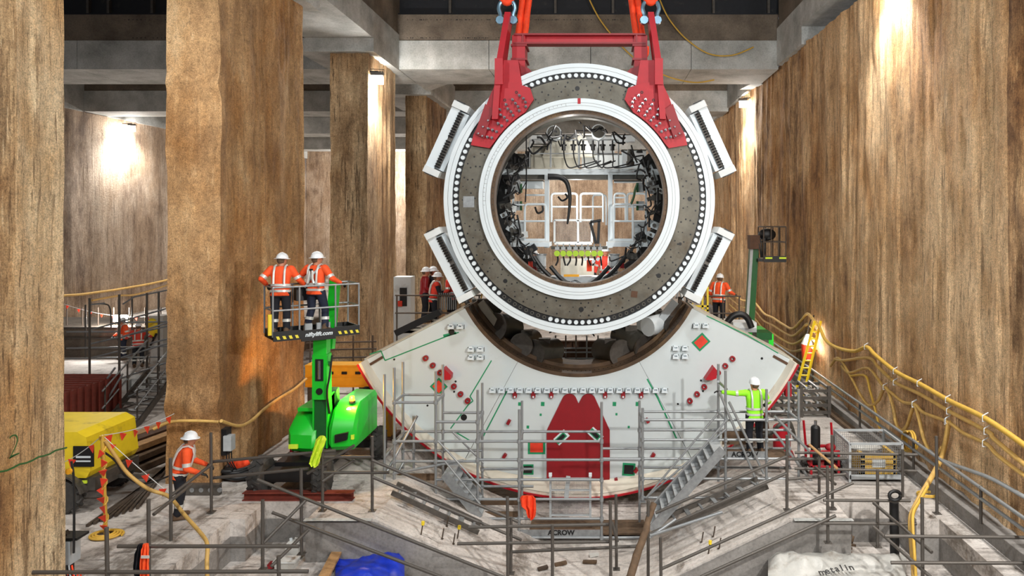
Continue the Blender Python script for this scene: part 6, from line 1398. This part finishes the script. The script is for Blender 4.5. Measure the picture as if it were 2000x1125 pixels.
for off in (V((0, 0, 0)), wv):
    for h_ in (.55, 1.05): rod('handrail', st, a+off+V((0, 0, h_)), b+off+V((0, 0, h_)), .025, 'galv')
    for f in (.05, .5, .95): p = a.lerp(b, f)+off; rod('post', st, p, p+V((0, 0, 1.1)), .025, 'tube_dark')
sf = thing('scaffold', 'tall dark scaffold frames around the stair in the far left bay', 'scaffold', P(240, 740, 26))
for u, v0, v1, Y in ((175, 582, 830, 24), (233, 575, 845, 23), (287, 572, 800, 24.5), (310, 570, 780, 26), (167, 595, 700, 30), (232, 585, 690, 30), (258, 580, 690, 31), (330, 560, 700, 30)):
    rod('standard', sf, P(u, v0, Y), P(u, min(v1, V0+EYE*F/Y-2), Y), .035, 'tube_dark')
for a, b, Y in (((130, 648), (235, 648), 26), ((175, 645), (335, 600), 25), ((175, 672), (335, 635), 25), ((175, 700), (335, 660), 25), ((233, 660), (335, 628), 24), ((233, 700), (335, 668), 24), ((233, 740), (335, 705), 24), ((233, 800), (335, 765), 23.5), ((170, 808), (290, 758), 23), ((130, 680), (335, 676), 28), ((130, 700), (335, 697), 28), ((175, 595), (205, 592), 28), ((240, 630), (335, 628), 27), ((240, 594), (262, 580), 28), ((262, 580), (335, 565), 28), ((180, 780), (225, 718), 22), ((182, 825), (240, 730), 22)): rod('ledger', sf, P(*a, Y), P(*b, Y), .028, 'galv')
MB().tube(spline([P(u, v, 30) for u, v in ((175, 595), (205, 594), (215, 603), (217, 640))], 4), .03, 6).build('bent_rail', 'tube_dark', sf)
yp = thing('yellow_machine', 'yellow and white machine standing in the far left bay', 'machine', (P(302, 670, 31).x, 31, 1.0)); q = P(302, 672, 31); q.z = 0
MB().box(q+V((-.25, 0, 0)), q+V((.35, .6, 2.0))).build('white_cabinet', 'poly_white', yp); MB().sph(q+V((-.05, -.1, 1.5)), .28, (1, .5, 1.5), 12, 8).build('yellow_hood', 'yellow', yp, 60); MB().bar(q+V((-.1, -.2, .7)), q+V((.2, -.2, 1.3)), .06, .06).build('black_arm', 'black', yp)
lp_ = P(234, 622, 33.0); wk = thing('work_light', 'small bright work light on a stand in the far left bay', 'lamp', (lp_.x, lp_.y, 1.3))
MB().box(lp_-V((.28, .02, .14)), lp_+V((.28, .1, .14))).build('lamp_head', 'lamp_glass', wk); rod('stand', wk, (lp_.x, lp_.y+.05, 1.3), lp_+V((0, .05, 0)), .03, 'tube_dark'); point('work_light_glow', lp_+V((0, -.4, .1)), 500, .1)
for i in range(5):
    o = MB().box((-17.2+i*.7, 26.2, 0), (-16.6+i*.7, 27.1, .35+.05*(i % 2))).build('concrete_block', 'beam_grey'); tag(o, '%s pale concrete block from the left beside the far stair' % ordn[i], 'block', 'blocks beside the far stair')

# ------------------------------------------------------------------ odds and ends around the shield
wc = thing('white_cabinet', 'white cabinet with a dark opening between the two far piers', 'cabinet', (P(785, 640, 27).x, 27, 0)); a, b = P(774, 541, 27), P(797, 600, 27)
MB().box((a.x-.1, 27, 0), (b.x+.1, 27.6, a.z)).build('cabinet_body', 'white_dirty', wc); c0_, c1_ = P(781, 562, 27), P(795, 598, 27); MB().box((c0_.x, 26.97, c1_.z), (c1_.x, 27, c0_.z)).build('dark_opening', 'black', wc); MB().box((c0_.x-.05, 26.9, c1_.z), (c0_.x+.1, 26.97, c1_.z+.2)).build('red_light', 'red_bright', wc)
fr = thing('pipe_frame', 'dark pipe frame standing behind the boom lift basket', 'frame', P(650, 760, 26))
for v in (670, 684, 700): rod('rail_pipe', fr, P(598, v, 26), P(735, v-3, 26), .03, 'tube_rust')
for u in (606, 640, 690, 728): rod('post_pipe', fr, P(u, 655, 26), V((P(u, 0, 26).x, 26, 0)), .03, 'tube_rust')
wb = thing('drink_bottle', 'small orange capped bottle standing beside the left green cowl', 'bottle', (P(568, 880, 17).x, 17.05, .62)); q = V((P(568, 880, 17).x, 17.05, .62))
MB().cyl(q, q+V((0, 0, .2)), .04, n=12).build('bottle_body', 'white_dirty', wb, 40); MB().cyl(q+V((0, 0, .06)), q+V((0, 0, .15)), .042, n=12).build('bottle_label', 'red_dark', wb, 40); MB().cyl(q+V((0, 0, .2)), q+V((0, 0, .27)), .022, n=10).build('bottle_cap', 'sling', wb, 40)
MB().box((-7.15, 16.95, .56), (-6.95, 17.15, .62)).build('step_ledge', 'black', bl)
yf = thing('yellow_barrier', 'small yellow barrier frame at the top of the right bore edge', 'barrier', P(1368, 606, 23.0))
for a, b in (((1350, 598), (1384, 598)), ((1350, 608), (1384, 606)), ((1352, 592), (1352, 618)), ((1372, 560), (1372, 612)), ((1382, 560), (1382, 610))): MB().bar(P(*a, 23.0), P(*b, 23.0), .06, .06).build('barrier_bar', 'yellow', yf)
vr = random.Random(9)
for sd, (u0, u1, v0, v1), lb in ((0, (912, 940, 585, 640), 'left'), (1, (1312, 1345, 580, 640), 'right')):
    t = thing('valve_cluster', 'cluster of grey valves and hoses in the %s gap between ring and bore' % lb, 'valves', P((u0+u1)/2, v1, 21.8), 'valve clusters beside the ring')
    for k_ in range(16):
        p = P(vr.uniform(u0, u1), vr.uniform(v0, v1), vr.uniform(21.6, 22.2)); s_ = vr.uniform(.05, .12)
        if k_ % 3 == 0: MB().cyl(p, p+V((vr.uniform(-.2, .2), .1, vr.uniform(.1, .3))), s_*.6, n=10).build('valve_body', vr.choice(['grey_box', 'white_dirty', 'motor_grey']), t, 40)
        elif k_ % 3 == 1: MB().tube(spline([p, p+V((.15, 0, .12)), p+V((.2, 0, -.15)), p+V((-.05, 0, -.3))], 5), .02, 6).build('valve_hose', 'cable', t)
        else: MB().bar(p, p+V((vr.uniform(-.15, .15), 0, .45)), .04, .04).build('bracket_bar', vr.choice(['galv', 'hose_yellow', 'white']), t)
    MB().box((P((u0+u1)/2, 0, 21.9).x-.06, 21.9, -1.4), (P((u0+u1)/2, 0, 21.9).x+.06, 22.0, P(0, v0, 21.9).z)).build('valve_stand', 'motor_grey', t)
